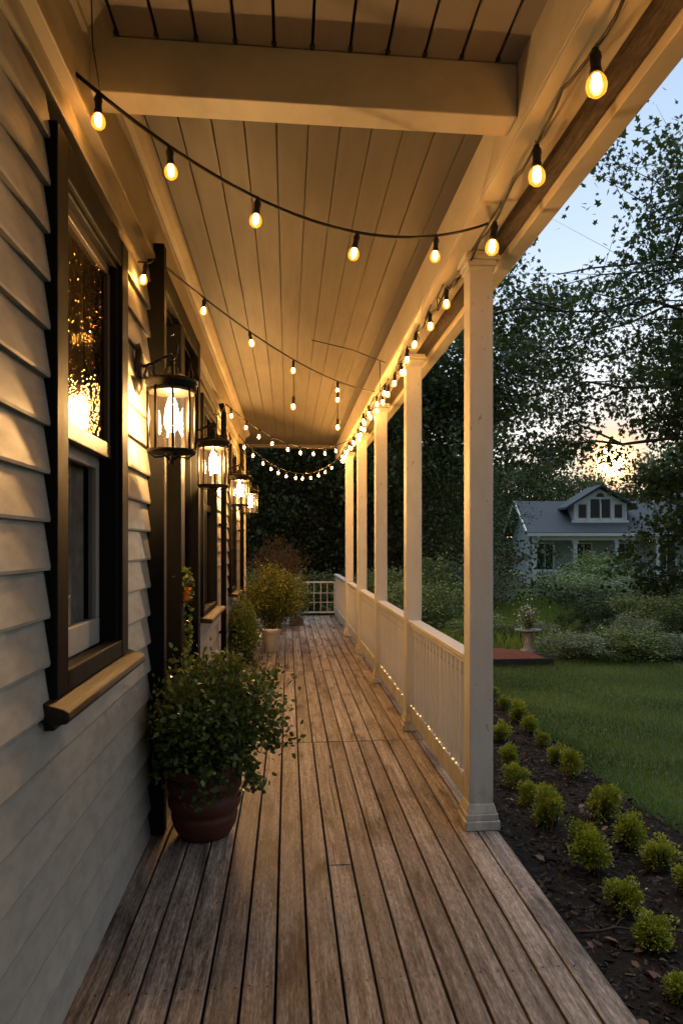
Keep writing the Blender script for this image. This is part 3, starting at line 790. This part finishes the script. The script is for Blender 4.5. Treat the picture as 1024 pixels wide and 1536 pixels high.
def pt(P, t):
    x = t * (len(P) - 1); i = min(int(x), len(P) - 2); return P[i] + (P[i + 1] - P[i]) * (x - i)
G = 'strings of warm globe bulbs hung under the porch roof'
# A: across the front
A = sag((-.695, 2.49, 3.05), (.945, 3.42, 3.035), .245)
t = thing('string_lights', tuple(A[0]), 'front string of warm bulbs drooping right across the porch below the cross beam', 'string lights', G)
b = MB(); b.tube(A, .0065, 6); b.tube([(-.62, 2.40, 3.298), (-.628, 2.45, 3.12), (-.625, 2.53, 3.03)], .0022, 4); obj('cord', b, 'rubber', t)
for k in (.04, .17, .355, .60, .83): add_bulb(t, pt(A, k), .68, PS)
# along the beam, front stretch and back stretch
def wavy(x, y0, y1, z, amp, n, wl, seed):
    r = np.random.default_rng(seed); return [np.array((x + .02 * math.sin(yy * 2.1), yy, z - amp * abs(math.sin(yy * math.pi / wl)) + r.normal() * .004)) for yy in np.linspace(y0, y1, n)]
B = wavy(.935, .4, 4.3, 3.03, .035, 60, .6, 1)
t = thing('string_lights', tuple(B[0]), 'front stretch of big round bulbs hooked along the porch beam before the first post', 'string lights', G)
b = MB(); b.tube(B, .006, 6); obj('cord', b, 'rubber', t)
for yy in (.9, 1.5, 2.12, 2.66, 3.30): add_bulb(t, pt(B, (yy - .4) / 3.9), .92, PS)
B = wavy(.925, 4.0, 12.9, 3.03, .05, 150, .43, 2)
t = thing('string_lights', tuple(B[0]), 'long dense string of bright bulbs receding along the porch beam behind the first post', 'string lights', G)
b = MB(); b.tube(B, .006, 6)
for yy in (4.25, 4.62, 5.05, 5.9, 6.9, 8.2): b.tube([(.91, yy, 3.04), (.88, yy + .05, 2.97), (.90, yy + .12, 2.92), (.94, yy + .15, 2.99), (.92, yy + .2, 3.03)], .0035, 5)
obj('cord', b, 'rubber', t)
yy = 4.28
while yy < 12.85: add_bulb(t, pt(B, (yy - 4.0) / 8.9), .72, PS if yy < 4.9 else PB); yy += .43
B = wavy(.885, 6.6, 12.8, 3.035, .03, 100, .5, 4)
t = thing('string_lights', tuple(B[0]), 'second strand of bulbs doubled up along the far half of the porch beam', 'string lights', G)
b = MB(); b.tube(B, .005, 6); obj('cord', b, 'rubber', t)
yy = 6.8
while yy < 12.7: add_bulb(t, pt(B, (yy - 6.6) / 6.2), .68); yy += .55
# B: second crossing
A = sag((-.685, 3.90, 2.99), (.86, 7.3, 3.04), .13)
t = thing('string_lights', tuple(A[0]), 'second string crossing the ceiling from the door jamb, with dangling extra bulbs', 'string lights', G)
b = MB(); b.tube(A, .006, 6); b.tube([(-.685, 3.90, 2.99), (-.66, 3.62, 2.86), (-.672, 3.40, 2.78)], .004, 5)
d1 = pt(A, .47); d2 = pt(A, .72)
b.tube([d1, d1 - (0, 0, .27)], .003, 4); b.tube([d2, d2 - (0, 0, .32)], .003, 4)
b.tube([(.2, 6.3, 3.26), (.55, 6.35, 3.2), (.87, 6.4, 3.1)], .004, 5); b.tube([(.80, 6.38, 3.12), (.80, 6.39, 2.84)], .004, 5)
obj('cord', b, 'rubber', t)
for p in ((-.66, 3.52, 2.82), pt(A, .13), pt(A, .28), d1, d2, d1 - (0, 0, .27), d2 - (0, 0, .08), d2 - (0, 0, .32)): add_bulb(t, p, .6, PM)
# C, D: far crossings
A = sag((-.665, 8.0, 3.02), (.88, 10.6, 3.03), .27)
t = thing('string_lights', tuple(A[0]), 'upper of the two far strings looping across the end of the porch', 'string lights', G)
b = MB(); b.tube(A, .006, 5); b.tube([(-.665, 8.0, 3.02), (-.62, 6.9, 2.72), (-.56, 5.6, 2.48)], .004, 5); obj('cord', b, 'rubber', t)
for k in (.03, .13, .22, .31, .42, .53, .64, .75, .86): add_bulb(t, pt(A, k) - (0, 0, .0), .62, PF)
A = sag((-.665, 9.9, 2.98), (.88, 12.5, 3.02), .40)
t = thing('string_lights', tuple(A[0]), 'lowest far string of bulbs sagging deepest in front of the dark trees', 'string lights', G)
b = MB(); b.tube(A, .006, 5); obj('cord', b, 'rubber', t)
for k in (.05, .12, .2, .27, .34, .42, .5, .58, .66, .74, .82, .9): add_bulb(t, pt(A, k), .62, PF)
# tiny fairy lights along the lower rails
for (i, lab) in ((0, 'tiny warm fairy lights lying along the lower rail of the front railing'), (1, 'tiny warm fairy lights along the lower rail of the second railing')):
    y0, y1 = PY[i] + .1, PY[i + 1] - .1
    t = thing('fairy_lights', (PX - .03, y0, .2), lab, 'fairy lights', 'tiny fairy lights on the railings')
    r = random.Random(20 + i); P = [(PX - .034 + r.uniform(-.006, .006), y0 + (y1 - y0) * k / 44, .206 + r.uniform(-.002, .012)) for k in range(45)]
    b = MB(); b.tube(P, .0015, 4); obj('wire', b, 'iron', t)
    me = None
    for k in sorted(r.sample(range(1, 44), 11)):
        if me is None:
            m_ = MB(); m_.lathe([(.0005, -.005), (.003, -.0025), (.003, .0025), (.0005, .005)], (0, 0, 0), 8); me = m_.mesh('bulb'); me.materials.append(M['fairy'])
        o = bpy.data.objects.new('bulb', me); col.objects.link(o); o.parent = t; o.location = np.array(P[k]) - np.array(t.location) + (0, 0, .006)
        o.rotation_euler = (r.uniform(-1, 1), r.uniform(-1, 1), 0)

# ------------------------------------------------------------------ potted plants
def trailing(rng, origin, n, reach, drop, leaf):
    """arching stems with leaves along them: (MB, centres, directions)"""
    b = MB(); C = []; D = []
    for i in range(n):
        an = rng.uniform(0, 6.283); ln = reach * rng.uniform(.6, 1.05)
        e = np.array(origin) + np.array((math.cos(an) * ln, math.sin(an) * ln, -drop * rng.uniform(.0, 1.)))
        P = bezier(origin, e, (0, 0, ln * rng.uniform(.5, .9)), 12, rng, .008)
        b.tube(P, list(np.linspace(.005, .0015, 12)), 4, 0, False)
        for k in range(3, 12):
            for q in range(5):
                C.append(P[k] + rng.normal(size=3) * .014); D.append(rng.normal(size=3) + (0, 0, -.3))
    D = np.array(D); D /= np.linalg.norm(D, axis=1, keepdims=True)
    return b, np.array(C), D
p = thing('potted_plant', (-.43, 3.88, 0), 'big leafy green plant spilling over a dark red ribbed terracotta pot by the wall', 'potted plant')
b = MB(); b.lathe([(.10, .001), (.125, .004), (.138, .02), (.158, .06), (.168, .095), (.170, .115), (.158, .128), (.170, .138), (.184, .165), (.188, .19), (.182, .212), (.166, .224), (.180, .236), (.190, .258), (.190, .282), (.180, .298), (.166, .306), (.190, .322), (.195, .362), (.185, .372), (.165, .368), (.16, .33)], (0, 0, 0), 32)
obj('pot', b, 'terracotta', p, 0, False)
b = MB(); b.lathe([(.0, .322), (.158, .326), (.16, .33)][::-1], (0, 0, 0), 24); obj('soil', b, 'soil', p, 0, False)
st, me = make_bush(11, .39, .38, .38, .90, 8500, .034, 'oval', 130, .06, 40, .45, .5, (0, 0, .33))
rg = np.random.default_rng(4); tb, C, D = trailing(rg, (0, 0, .38), 30, .35, .14, .04)
# keep clear of the wall
co_ = np.empty(len(me.vertices) * 3); me.vertices.foreach_get('co', co_); co_ = co_.reshape(-1, 3); co_[:, 0] = np.where(co_[:, 0] < -.22, -.22 + (co_[:, 0] + .22) * .22, co_[:, 0] * 1.0); me.vertices.foreach_set('co', co_.ravel()); me.update()
C[:, 0] = np.where(C[:, 0] < -.22, -.22 + (C[:, 0] + .22) * .2, C[:, 0])
st.add(tb.v, tb.f, 0, True)
st.v = [(x if x > -.22 else -.22 + (x + .22) * .2, y_, z_) for x, y_, z_ in st.v]
obj('stem', st, 'bark', p, 0, False)
link('foliage', me, M['leaf_pot'], p, False)
link('trailing_leaves', leaf_mesh('trailing_leaves', C, rg.uniform(.025, .045, len(C)), 'oval', rg, D, .3, rg.random(len(C)) * .7, .6), M['leaf_pot'], p, False)
# white potted shrub and its neighbours
p = thing('potted_plant', (-.24, 10.5, 0), 'fine leaved shrub growing in a plain white pot further down the deck', 'potted plant')
b = MB(); b.lathe([(.09, .001), (.105, .003), (.135, .29), (.142, .292), (.142, .325), (.128, .327), (.124, .29)], (0, 0, 0), 28); obj('pot', b, 'whitepot', p, 0, False)
st, me = make_bush(12, .37, .42, .34, 1.16, 9000, .034, 'oval', 90, .075, 24, .5, .5, (0, 0, .3)); obj('stem', st, 'bark', p, 0, False); link('foliage', me, M['leaf_pot2'], p, False)
p = thing('shrub', (-.56, 9.2, 0), 'dark leafy shrub spreading to the floor against the wall, left of the white pot', 'shrub')
st, me = make_bush(13, .11, .48, .02, .82, 7500, .036, 'oval', 90, .07, 24, .5, .5); obj('stem', st, 'bark', p, 0, False); link('foliage', me, M['leaf_pot'], p, False)
p = thing('shrub', (-.20, 13.5, 0), 'large round golden green shrub at the end of the wall by the gate post', 'shrub')
st, me = make_bush(14, .46, .5, .05, 1.0, 8000, .042, 'oval', 100, .1, 24, .5, .5); obj('stem', st, 'bark', p, 0, False); link('foliage', me, M['leaf_pot2'], p, False)
p = thing('shrub', (-.2, 16.6, -.3), 'feathery reddish brown bush behind the golden shrub at the deck end', 'shrub')
st, me = make_bush(15, .62, .6, .3, 1.95, 9000, .05, 'needle', 110, .13, 30, .7, .5); obj('stem', st, 'bark', p, 0, False); link('foliage', me, M['leaf_brown'], p, False)
p = thing('shrub', (.15, 13.9, 0), 'small upright green plant tucked before the gate post', 'shrub')
b = MB(); b.box(-.13, .13, -.13, .13, .001, .12); obj('planter', b, 'timber', p, .004, False)
st, me = make_bush(16, .2, .2, .1, .95, 2600, .038, 'oval', 40, .07, 12, .5, .5); obj('stem', st, 'bark', p, 0, False); link('foliage', me, M['leaf_pot2'], p, False)
# orange pot by the glazed door (small)
p = thing('hanging_pot', (-.64, 4.72, 1.14), 'small orange pot with trailing vine hung on the glazed door', 'hanging pot')
b = MB(); b.lathe([(.018, .01), (.026, .014), (.034, .075), (.038, .077), (.038, .092), (.032, .094), (.028, .08)], (0, 0, 0), 18); obj('pot', b, 'orange', p, 0, False)
b = MB(); b.tube([(-.08, 0, .2), (-.04, 0, .2), (0, .0, .17)], .004, 5)
for an in (0, 2.1, 4.2): b.tube([(0, 0, .17), (.055 * math.cos(an), .055 * math.sin(an), .1)], .002, 4)
obj('hanger', b, 'iron', p, 0, False)
rg = np.random.default_rng(8)
C = np.r_[rg.normal(size=(150, 3)) * (.02, .035, .035) + (0, 0, .14), np.c_[rg.normal(size=(200, 2)) * (.012, .03), -rg.random(200) * .75 + .1] + (.01, 0, 0)]
link('foliage', leaf_mesh('foliage', C, rg.uniform(.02, .045, len(C)), 'oval', rg, None, .3), M['leaf_pot'], p, False)

# ------------------------------------------------------------------ small boxwoods in the bed
BX = [(1.52, 2.72), (1.61, 3.10), (1.62, 3.45), (1.66, 3.88), (1.72, 4.20), (1.62, 4.48), (1.63, 4.86), (1.66, 5.24), (1.80, 5.80), (1.93, 6.50)]
LX = [(2.03, 3.58), (2.04, 3.86), (1.99, 4.15), (2.02, 4.58), (2.17, 5.46), (2.17, 5.80), (2.25, 6.34), (2.28, 6.80), (2.32, 7.22), (2.36, 7.82), (2.40, 8.5)]
ordn = ['first', 'second', 'third', 'fourth', 'fifth', 'sixth', 'seventh', 'eighth', 'ninth', 'tenth', 'eleventh']
protos = []
for v in range(4):
    t = thing('boxwood', (0, 0, 0), 'x', 'shrub', 'small clipped boxwoods planted in two rows along the deck')
    st, me = make_bush(40 + v, .088 + .006 * v, .088, .02, .20 + .012 * v, 2400, .019, 'oval', 60, .02, 18, .65, .4)
    obj('stem', st, 'bark', t, 0, False); link('foliage', me, M['leaf_box'], t, False); protos.append(t)
used = [False] * 4; rb = random.Random(2)
for row, nm in ((BX, 'deck'), (LX, 'lawn')):
    for i, (x, y_) in enumerate(row):
        v = rb.randrange(4)
        if used[v]: o = copy_tree(protos[v])
        else: o = protos[v]; used[v] = True
        s = rb.uniform(.62, 1.0); o.location = (x, y_, -.292); o.scale = (s * rb.uniform(.9, 1.1), s, s * rb.uniform(.75, 1.2)); o.rotation_euler = (rb.uniform(-.16, .16), rb.uniform(-.16, .16), rb.uniform(0, 6))
        o['label'] = f'small yellow-green boxwood, {ordn[i]} from the front in the row beside the {nm}'

# ------------------------------------------------------------------ garden beyond the lawn
SHP = {}
def shrub(kind, x, y, r, h, label, seed, ry=None, group=None):
    mt, lf, shp, n, sg = {'pale': ('leaf_pale', .06, 'oval', 7500, .16), 'green': ('leaf_shrub', .055, 'oval', 8500, .17), 'dark': ('leaf_dark', .045, 'oval', 8000, .09),
                          'silver': ('leaf_silver', .055, 'needle', 8000, .17), 'far': ('leaf_shrub', .12, 'rhomb', 4000, .2)}[kind]
    key = (kind, seed % 3)
    z = float(gz(x, y)) - .02
    if key in SHP: o = copy_tree(SHP[key])
    else:
        o = thing('shrub', (0, 0, 0), label, 'shrub')
        st, me = make_bush(100 + seed, 1., 1., .02, 1.75, n, lf / .8, shp, 70, sg, 16, .45, .4)
        obj('stem', st, 'bark', o, 0, False); link('foliage', me, M[mt], o, False); SHP[key] = o
    o.location = (x, y, z); o.scale = (r, ry or r, h / 1.75); o.rotation_euler = (0, 0, seed * 1.7); o['label'] = label; o['group'] = group or 'shrubs in the garden across the lawn'
S = [('pale', 4.5, 11.25, .55, .42, 'pale leafed low shrub at the lawn edge, just right of the birdbath'), ('green', 5.3, 11.2, .7, .5, 'green leafed low shrub at the lawn edge below the dark round shrub'),
 ('pale', 6.2, 11.0, .6, .45, 'pale leafed spreading shrub at the middle of the lawn border'), ('green', 7.0, 11.1, .75, .62, 'green leafy shrub at the lawn edge under the big maple'),
 ('pale', 7.9, 10.9, .8, .6, 'pale shrub at the outer end of the lawn border under the maple boughs'), ('dark', 5.45, 13.0, .6, .82, 'dark clipped round shrub standing above the pale border'),
 ('green', 3.55, 13.4, .6, .55, 'green shrub behind the red mulch mound beside the first post'), ('pale', 4.6, 13.6, .55, .38, 'pale low shrub between birdbath and dark round shrub'),
 ('green', 6.7, 13.5, .9, .85, 'bushy green shrub right of the dark round shrub'), ('green', 8.0, 14.0, 1., .95, 'tall green shrub shaded beneath the maple'),
 ('silver', 5.0, 19.5, 1.0, 1.7, 'silvery grey feathery bush between the first post and the far house'), ('silver', 6.4, 24.5, 1.2, 1.3, 'silver leafed bush below the gable end of the far house'),
 ('green', 7.4, 26, 1.2, .9, 'rounded green bush in the clearing before the far house'), ('green', 8.9, 22, 1.4, .95, 'broad green bush below the far house porch'),
 ('green', 10.6, 27, 1.7, 1.15, 'wide bush hiding the far house porch between its white posts'), ('green', 12.8, 29, 1.8, 1.5, 'large bush in front of the far house right half'),
 ('pale', 12.2, 24, 1.5, 1.1, 'pale flowering bush at the foot of the maple side of the garden'), ('green', 9.9, 18.5, 1.3, 1.0, 'mid green bush behind the border under the maple'),
 ('pale', 5.75, 11.75, .5, .62, 'pale shrub standing behind the green one in the lawn border'), ('dark', 4.95, 11.8, .45, .5, 'low dark shrub tucked behind the pale front border'), ('dark', 6.7, 11.9, .6, .7, 'dark green shrub behind the border, left of the maple shade'), ('dark', 7.9, 17.2, .9, .7, 'low dark bush in the middle of the far garden'), ('green', 14.6, 33, 1.8, 2.0, 'far bush against the shaded far house wall'),
 ('green', 2.6, 14.5, .9, 1.1, 'green bush seen through the front railing above the rail'), ('green', 3.2, 17.5, 1.2, 1.6, 'leafy bush between the first and second porch posts'), ('pale', 2.2, 19, 1.2, 1.3, 'pale bush between the second and third porch posts'),
 ('green', 3.9, 23, 1.6, 2.2, 'tall rounded bush behind the first two posts'), ('far', 8.2, 33, 2.0, 1.7, 'far hazy bush left of the distant house'), ('green', 1.9, 17.2, .8, 1.2, 'green bush just beyond the gate end railing'),
 ('green', -.9, 19.0, 1.1, 1.3, 'low green bush beyond the gate left side'), ('green', .9, 19.5, 1.1, 1.25, 'low green bush seen through the gate grid')]
for i, s_ in enumerate(S): shrub(*s_, i)
# white flower heads on the border
rg = np.random.default_rng(77)
for (x, y_, z_, n, lab) in ((4.05, 12.25, .34, 90, 'cluster of small white flowers rising from the birdbath bowl'),):
    pass
# birdbath with flowers, stake, raised red mulch mound
p = thing('birdbath', (4.0, 11.95, float(gz(4, 11.95))), 'pale stone bowl on a short pedestal filled with white flowers', 'birdbath')
b = MB(); b.lathe([(.13, 0), (.15, .02), (.13, .05), (.08, .09), (.07, .25), (.08, .32), (.09, .34)], (0, 0, 0), 20); obj('pedestal', b, 'concrete', p, 0, False)
b = MB(); b.lathe([(.06, .34), (.16, .36), (.215, .375), (.225, .39), (.215, .395), (.18, .38), (.05, .37)], (0, 0, 0), 24); obj('bowl', b, 'concrete', p, 0, False)
st, me = make_bush(60, .17, .15, .38, .75, 700, .04, 'oval', 26, .035, 14, .5, .5, (0, 0, .4)); obj('stem', st, 'bark', p, 0, False); link('foliage', me, M['leaf_shrub'], p, False)
C = rg.normal(size=(160, 3)) * (.10, .08, .08) + (0, -.02, .68)
link('flower', leaf_mesh('flower', C, rg.uniform(.025, .045, len(C)), 'rhomb', rg, None, .6), M['petal'], p, False)
p = thing('garden_stake', (3.22, 12.0, float(gz(3, 12))), 'thin upright wooden garden stake beside the red mulch mound', 'stake')
b = MB(); b.tube([(0, 0, 0), (.01, 0, .45), (0, .005, .88)], [.011, .011, .009], 6); obj('rod', b, 'timber', p, 0, False)
b = MB(); vs = []; nx = 24
for j in range(7):
    for i in range(nx):
        u = i / (nx - 1); v = j / 6
        vs.append((2.2 + 1.85 * u, 10.75 + 1.0 * v, -.29 + .17 * math.sin(math.pi * v) * math.sin(math.pi * min(1, u * 1.0)) ** .6 + .012 * math.sin(i * 2.1 + j)))
b.add(vs, [(j * nx + i, j * nx + i + 1, (j + 1) * nx + i + 1, (j + 1) * nx + i) for j in range(6) for i in range(nx - 1)], 0, True)
p = tag(obj('mulch_mound', b, 'redsoil'), 'low mound of red brown mulch behind black edging at the lawn end', 'ground', kind='structure')
b = MB(); b.box(2.1, 3.95, 10.62, 10.66, -.32, -.19); tag(obj('garden_edging', b, 'edging', None, .004), 'low black plastic edging strip in front of the red mulch', 'edging')
b = MB(); b.add([(2.2, 11.78, -.292), (4.2, 11.78, -.292), (4.1, 12.25, -.288), (2.2, 12.3, -.288)], [(0, 1, 2, 3)]); tag(obj('path', b, 'pathstone'), 'pale gravel path behind the red mulch', 'path', kind='structure')

# ------------------------------------------------------------------ far house
fh = thing('bungalow', (13.6, 39.9, -.92), 'distant grey blue bungalow with white dormer and slate roof among trees', 'house', None)
def F(b, m, name, par=fh, bev=0): return obj(name, b, m, par, bev, False)
Lx, Dp, EV, RG = 12.5, 6.4, 3.0, 4.95
b = MB(); b.box(0.15, Lx, 1.5, Dp, 0, EV - .1); b.prism([(1.5, EV - .1), (Dp, EV - .1), (Dp / 2 + .3, RG - .15)], 0, .16, .3)
F(b, 'housewall', 'wall')
b = MB()
b.add([(-.35, -.35, EV), (Lx, -.35, EV), (Lx, Dp / 2, RG), (-.35, Dp / 2, RG), (-.35, -.35, EV + .14), (Lx, -.35, EV + .14), (Lx, Dp / 2, RG + .14), (-.35, Dp / 2, RG + .14)],
      [(0, 3, 2, 1), (4, 5, 6, 7), (0, 1, 5, 4), (1, 2, 6, 5), (2, 3, 7, 6), (3, 0, 4, 7)])
b.add([(-.35, Dp + .35, EV), (Lx, Dp + .35, EV), (Lx, Dp / 2, RG), (-.35, Dp / 2, RG), (-.35, Dp + .35, EV + .14), (Lx, Dp + .35, EV + .14), (Lx, Dp / 2, RG + .14), (-.35, Dp / 2, RG + .14)],
      [(0, 1, 2, 3), (4, 7, 6, 5), (0, 4, 5, 1), (1, 5, 6, 2), (2, 6, 7, 3), (3, 7, 4, 0)])
F(b, 'shingle', 'roof')
b = MB(); b.prism([(-.36, EV - .02), (-.36, EV + .16), (Dp / 2, RG + .16), (Dp / 2, RG - .04)], 0, -.42, -.352); b.prism([(Dp + .36, EV - .02), (Dp / 2, RG - .04), (Dp / 2, RG + .16), (Dp + .36, EV + .16)], 0, -.42, -.352)
b.box(-.36, Lx, -.44, -.352, EV - .06, EV + .1); b.box(0, Lx, -.1, .08, EV - .3, EV - .01); F(b, 'housewhite', 'trim_board')
b = MB(); b.box(0.02, .16, .2, 1.45, .55, 2.6); b.box(0.03, .1, .1, 1.5, .0, .5); F(b, 'housewall', 'porch_screen')
for k, x in enumerate((0.02, 2.28, 4.6, 6.9, 9.2)):
    b = MB(); b.box(x, x + .2, -.1, .1, 0, EV - .3); b.box(x - .05, x + .25, -.14, .14, EV - .45, EV - .3); F(b, 'housewhite', 'porch_pillar')
b = MB(); b.box(.2, Lx, -.05, .03, .95, 1.05); b.box(.2, Lx, -.04, .02, .35, .42)
for i in range(60): b.box(.3 + i * .2, .34 + i * .2, -.03, .01, .42, .95)
F(b, 'housewhite', 'porch_rail')
for (x, w) in ((.6, .9), (2.9, .8), (5.2, 1.0), (7.6, 1.0), (9.6, 1.)):
    b = MB(); b.box(x - .1, x + w + .1, 1.43, 1.49, .95, 1.04); b.box(x - .1, x + w + .1, 1.43, 1.49, 2.5, 2.6); b.box(x - .1, x, 1.43, 1.49, 1.04, 2.5); b.box(x + w, x + w + .1, 1.43, 1.49, 1.04, 2.5); b.box(x + w / 2 - .03, x + w / 2 + .03, 1.44, 1.485, 1.04, 2.5)
    f_ = F(b, 'housewhite', 'window')
    b = MB(); b.box(x, x + w, 1.46, 1.475, 1.04, 2.5); F(b, 'houseglass', 'pane', f_)
dm_ = bpy.data.objects.new('dormer', None); col.objects.link(dm_); dm_.parent = fh
d0, d1_, dz0, dz1, dzp = 2.5, 5.55, 3.75, 4.75, 5.75; dy = .75; dc = (d0 + d1_) / 2
b = MB(); b.prism([(d0, dz0), (d1_, dz0), (d1_, dz1), (dc, dzp - .1), (d0, dz1)], 1, dy, dy + 2.2); F(b, 'housewhite', 'dormer_wall', dm_)
b = MB()
for sx, ex_ in ((1, d0 - .5), (-1, d1_ + .5)):
    q = [(ex_, dz1 - .28), (dc, dzp), (dc, dzp + .13), (ex_, dz1 - .15)]
    if sx < 0: q = q[::-1]
    b.prism(q, 1, dy - .4, dy + 2.6)
F(b, 'shingle', 'dormer_roof', dm_)
b = MB()
for x, w, zt_ in ((d0 + .3, .42, 4.75), (d0 + .98, .5, 5.05), (d0 + 1.58, .5, 5.05), (d0 + 2.35, .42, 4.75)): b.box(x, x + w, dy - .03, dy - .005, 4.0, zt_)
b.prism([(dc - .25, 5.18), (dc + .25, 5.18), (dc + .16, 5.36), (dc, 5.42), (dc - .16, 5.36)], 1, dy - .03, dy - .005)
F(b, 'houseglass', 'dormer_pane', dm_)
b = MB(); b.box(d0 - .1, d1_ + .1, dy - .06, dy - .004, dz0 - .05, dz0 + .1)
for x in (d0 + .02, d0 + .78, d0 + 1.50, d0 + 2.14, d1_ - .12): b.box(x, x + .08, dy - .07, dy - .003, dz0 + .1, dz1 + .1)
F(b, 'housewhite', 'dormer_trim', dm_)
b = MB(); b.box(9.6, 10.3, 3.4, 4.0, 4.2, 5.9); b.box(9.55, 10.35, 3.35, 4.05, 5.9, 6.0); F(b, 'housewall', 'chimney')
fh.rotation_euler = (0, 0, R(-6))

# ------------------------------------------------------------------ trees
def tree(loc, label, mt, seed, sc_=1., group=None, name='tree', **kw):
    br, me = make_tree(seed, **kw)
    t = thing(name, loc, label, 'tree', group); t.scale = (sc_,) * 3
    obj('trunk', br, 'bark', t, 0, False); link('crown', me, M[mt], t, False)
    return t
tree((10.6, 14.2, -.35), 'big broad maple reaching its leafy boughs across the sky above the lawn', 'leaf_maple', 201, h=11.8, rad=6.6, base=4.0, n_limb=30, leaves=56000, leaf=.105, shape='lobed', clump=.25, trunk=.26, top_r=.22, keep=lambda c, r: (c[:, 2] > 3.5 + r.normal(size=len(c)) * .25) & ~((c[:, 2] > 8.2 + .4 * r.normal(size=len(c))) & (c[:, 0] < -3.5)), twig=5, low=.95, droop=.2, name='maple_tree')
tree((10.0, 15.6, -.35), 'dense lower tree shading the right end of the garden border', 'leaf_maple', 207, h=7.6, rad=2.5, base=.5, n_limb=22, leaves=26000, leaf=.12, shape='lobed', clump=.3, trunk=.14, top_r=.5, keep=lambda c, r: c[:, 0] > -2.2 + .1 * r.normal(size=len(c)), twig=5, low=.9, droop=.1, name='maple_tree')
tree((5.9, 23, -.5), 'thinner airy tree spreading pale leaves against the sky beside the first post', 'leaf_oak', 202, h=11.5, rad=2.7, base=5.2, n_limb=16, leaves=11000, leaf=.15, shape='lobed', clump=.4, trunk=.18, low=.8, group=None, name='maple_tree')
dense = dict(h=10, rad=3.2, base=.7, n_limb=26, leaves=36000, leaf=.13, shape='rhomb', clump=.42, trunk=.22, top_r=.3, twig=5, low=.95)
t1 = tree((2.9, 21.5, -.5), 'tall dark tree filling the gap between the first and second posts', 'leaf_oak', 203, group='dark trees round the garden', **dense)
t2 = tree((3.4, 24.5, -.55), 'dark tree behind the third and fourth posts', 'leaf_oak', 204, group='dark trees round the garden', **dense)
TR = [((.6, 25, -.5), 'dark tree straight beyond the gate', 1.05, t1), ((-2.6, 24, -.5), 'dark tree beyond the gate, behind the brown bush', 1.0, t2), ((-5.2, 22, -.5), 'dark tree past the corner of the house', 1.1, t1),
      ((6.7, 30, -.7), 'tree left of the far house, rising behind the silver bush', .62, t2), ((-.8, 33, -.7), 'taller tree behind the row beyond the gate', 1.2, t1), ((4.4, 34, -.8), 'tree deep behind the second post', .95, t1), ((2.2, 30, -.7), 'tree deep behind the far posts', 1.1, t2)]
for i, (l, lab, s_, src) in enumerate(TR):
    c = copy_tree(src); c.location = l; c.scale = (s_,) * 3; c.rotation_euler = (0, 0, 1.3 * i + .7); c['label'] = lab
far = dict(h=9.5, rad=4.2, base=.6, n_limb=22, leaves=22000, leaf=.24, shape='rhomb', clump=.6, trunk=.25, top_r=.35, twig=5, low=.95)
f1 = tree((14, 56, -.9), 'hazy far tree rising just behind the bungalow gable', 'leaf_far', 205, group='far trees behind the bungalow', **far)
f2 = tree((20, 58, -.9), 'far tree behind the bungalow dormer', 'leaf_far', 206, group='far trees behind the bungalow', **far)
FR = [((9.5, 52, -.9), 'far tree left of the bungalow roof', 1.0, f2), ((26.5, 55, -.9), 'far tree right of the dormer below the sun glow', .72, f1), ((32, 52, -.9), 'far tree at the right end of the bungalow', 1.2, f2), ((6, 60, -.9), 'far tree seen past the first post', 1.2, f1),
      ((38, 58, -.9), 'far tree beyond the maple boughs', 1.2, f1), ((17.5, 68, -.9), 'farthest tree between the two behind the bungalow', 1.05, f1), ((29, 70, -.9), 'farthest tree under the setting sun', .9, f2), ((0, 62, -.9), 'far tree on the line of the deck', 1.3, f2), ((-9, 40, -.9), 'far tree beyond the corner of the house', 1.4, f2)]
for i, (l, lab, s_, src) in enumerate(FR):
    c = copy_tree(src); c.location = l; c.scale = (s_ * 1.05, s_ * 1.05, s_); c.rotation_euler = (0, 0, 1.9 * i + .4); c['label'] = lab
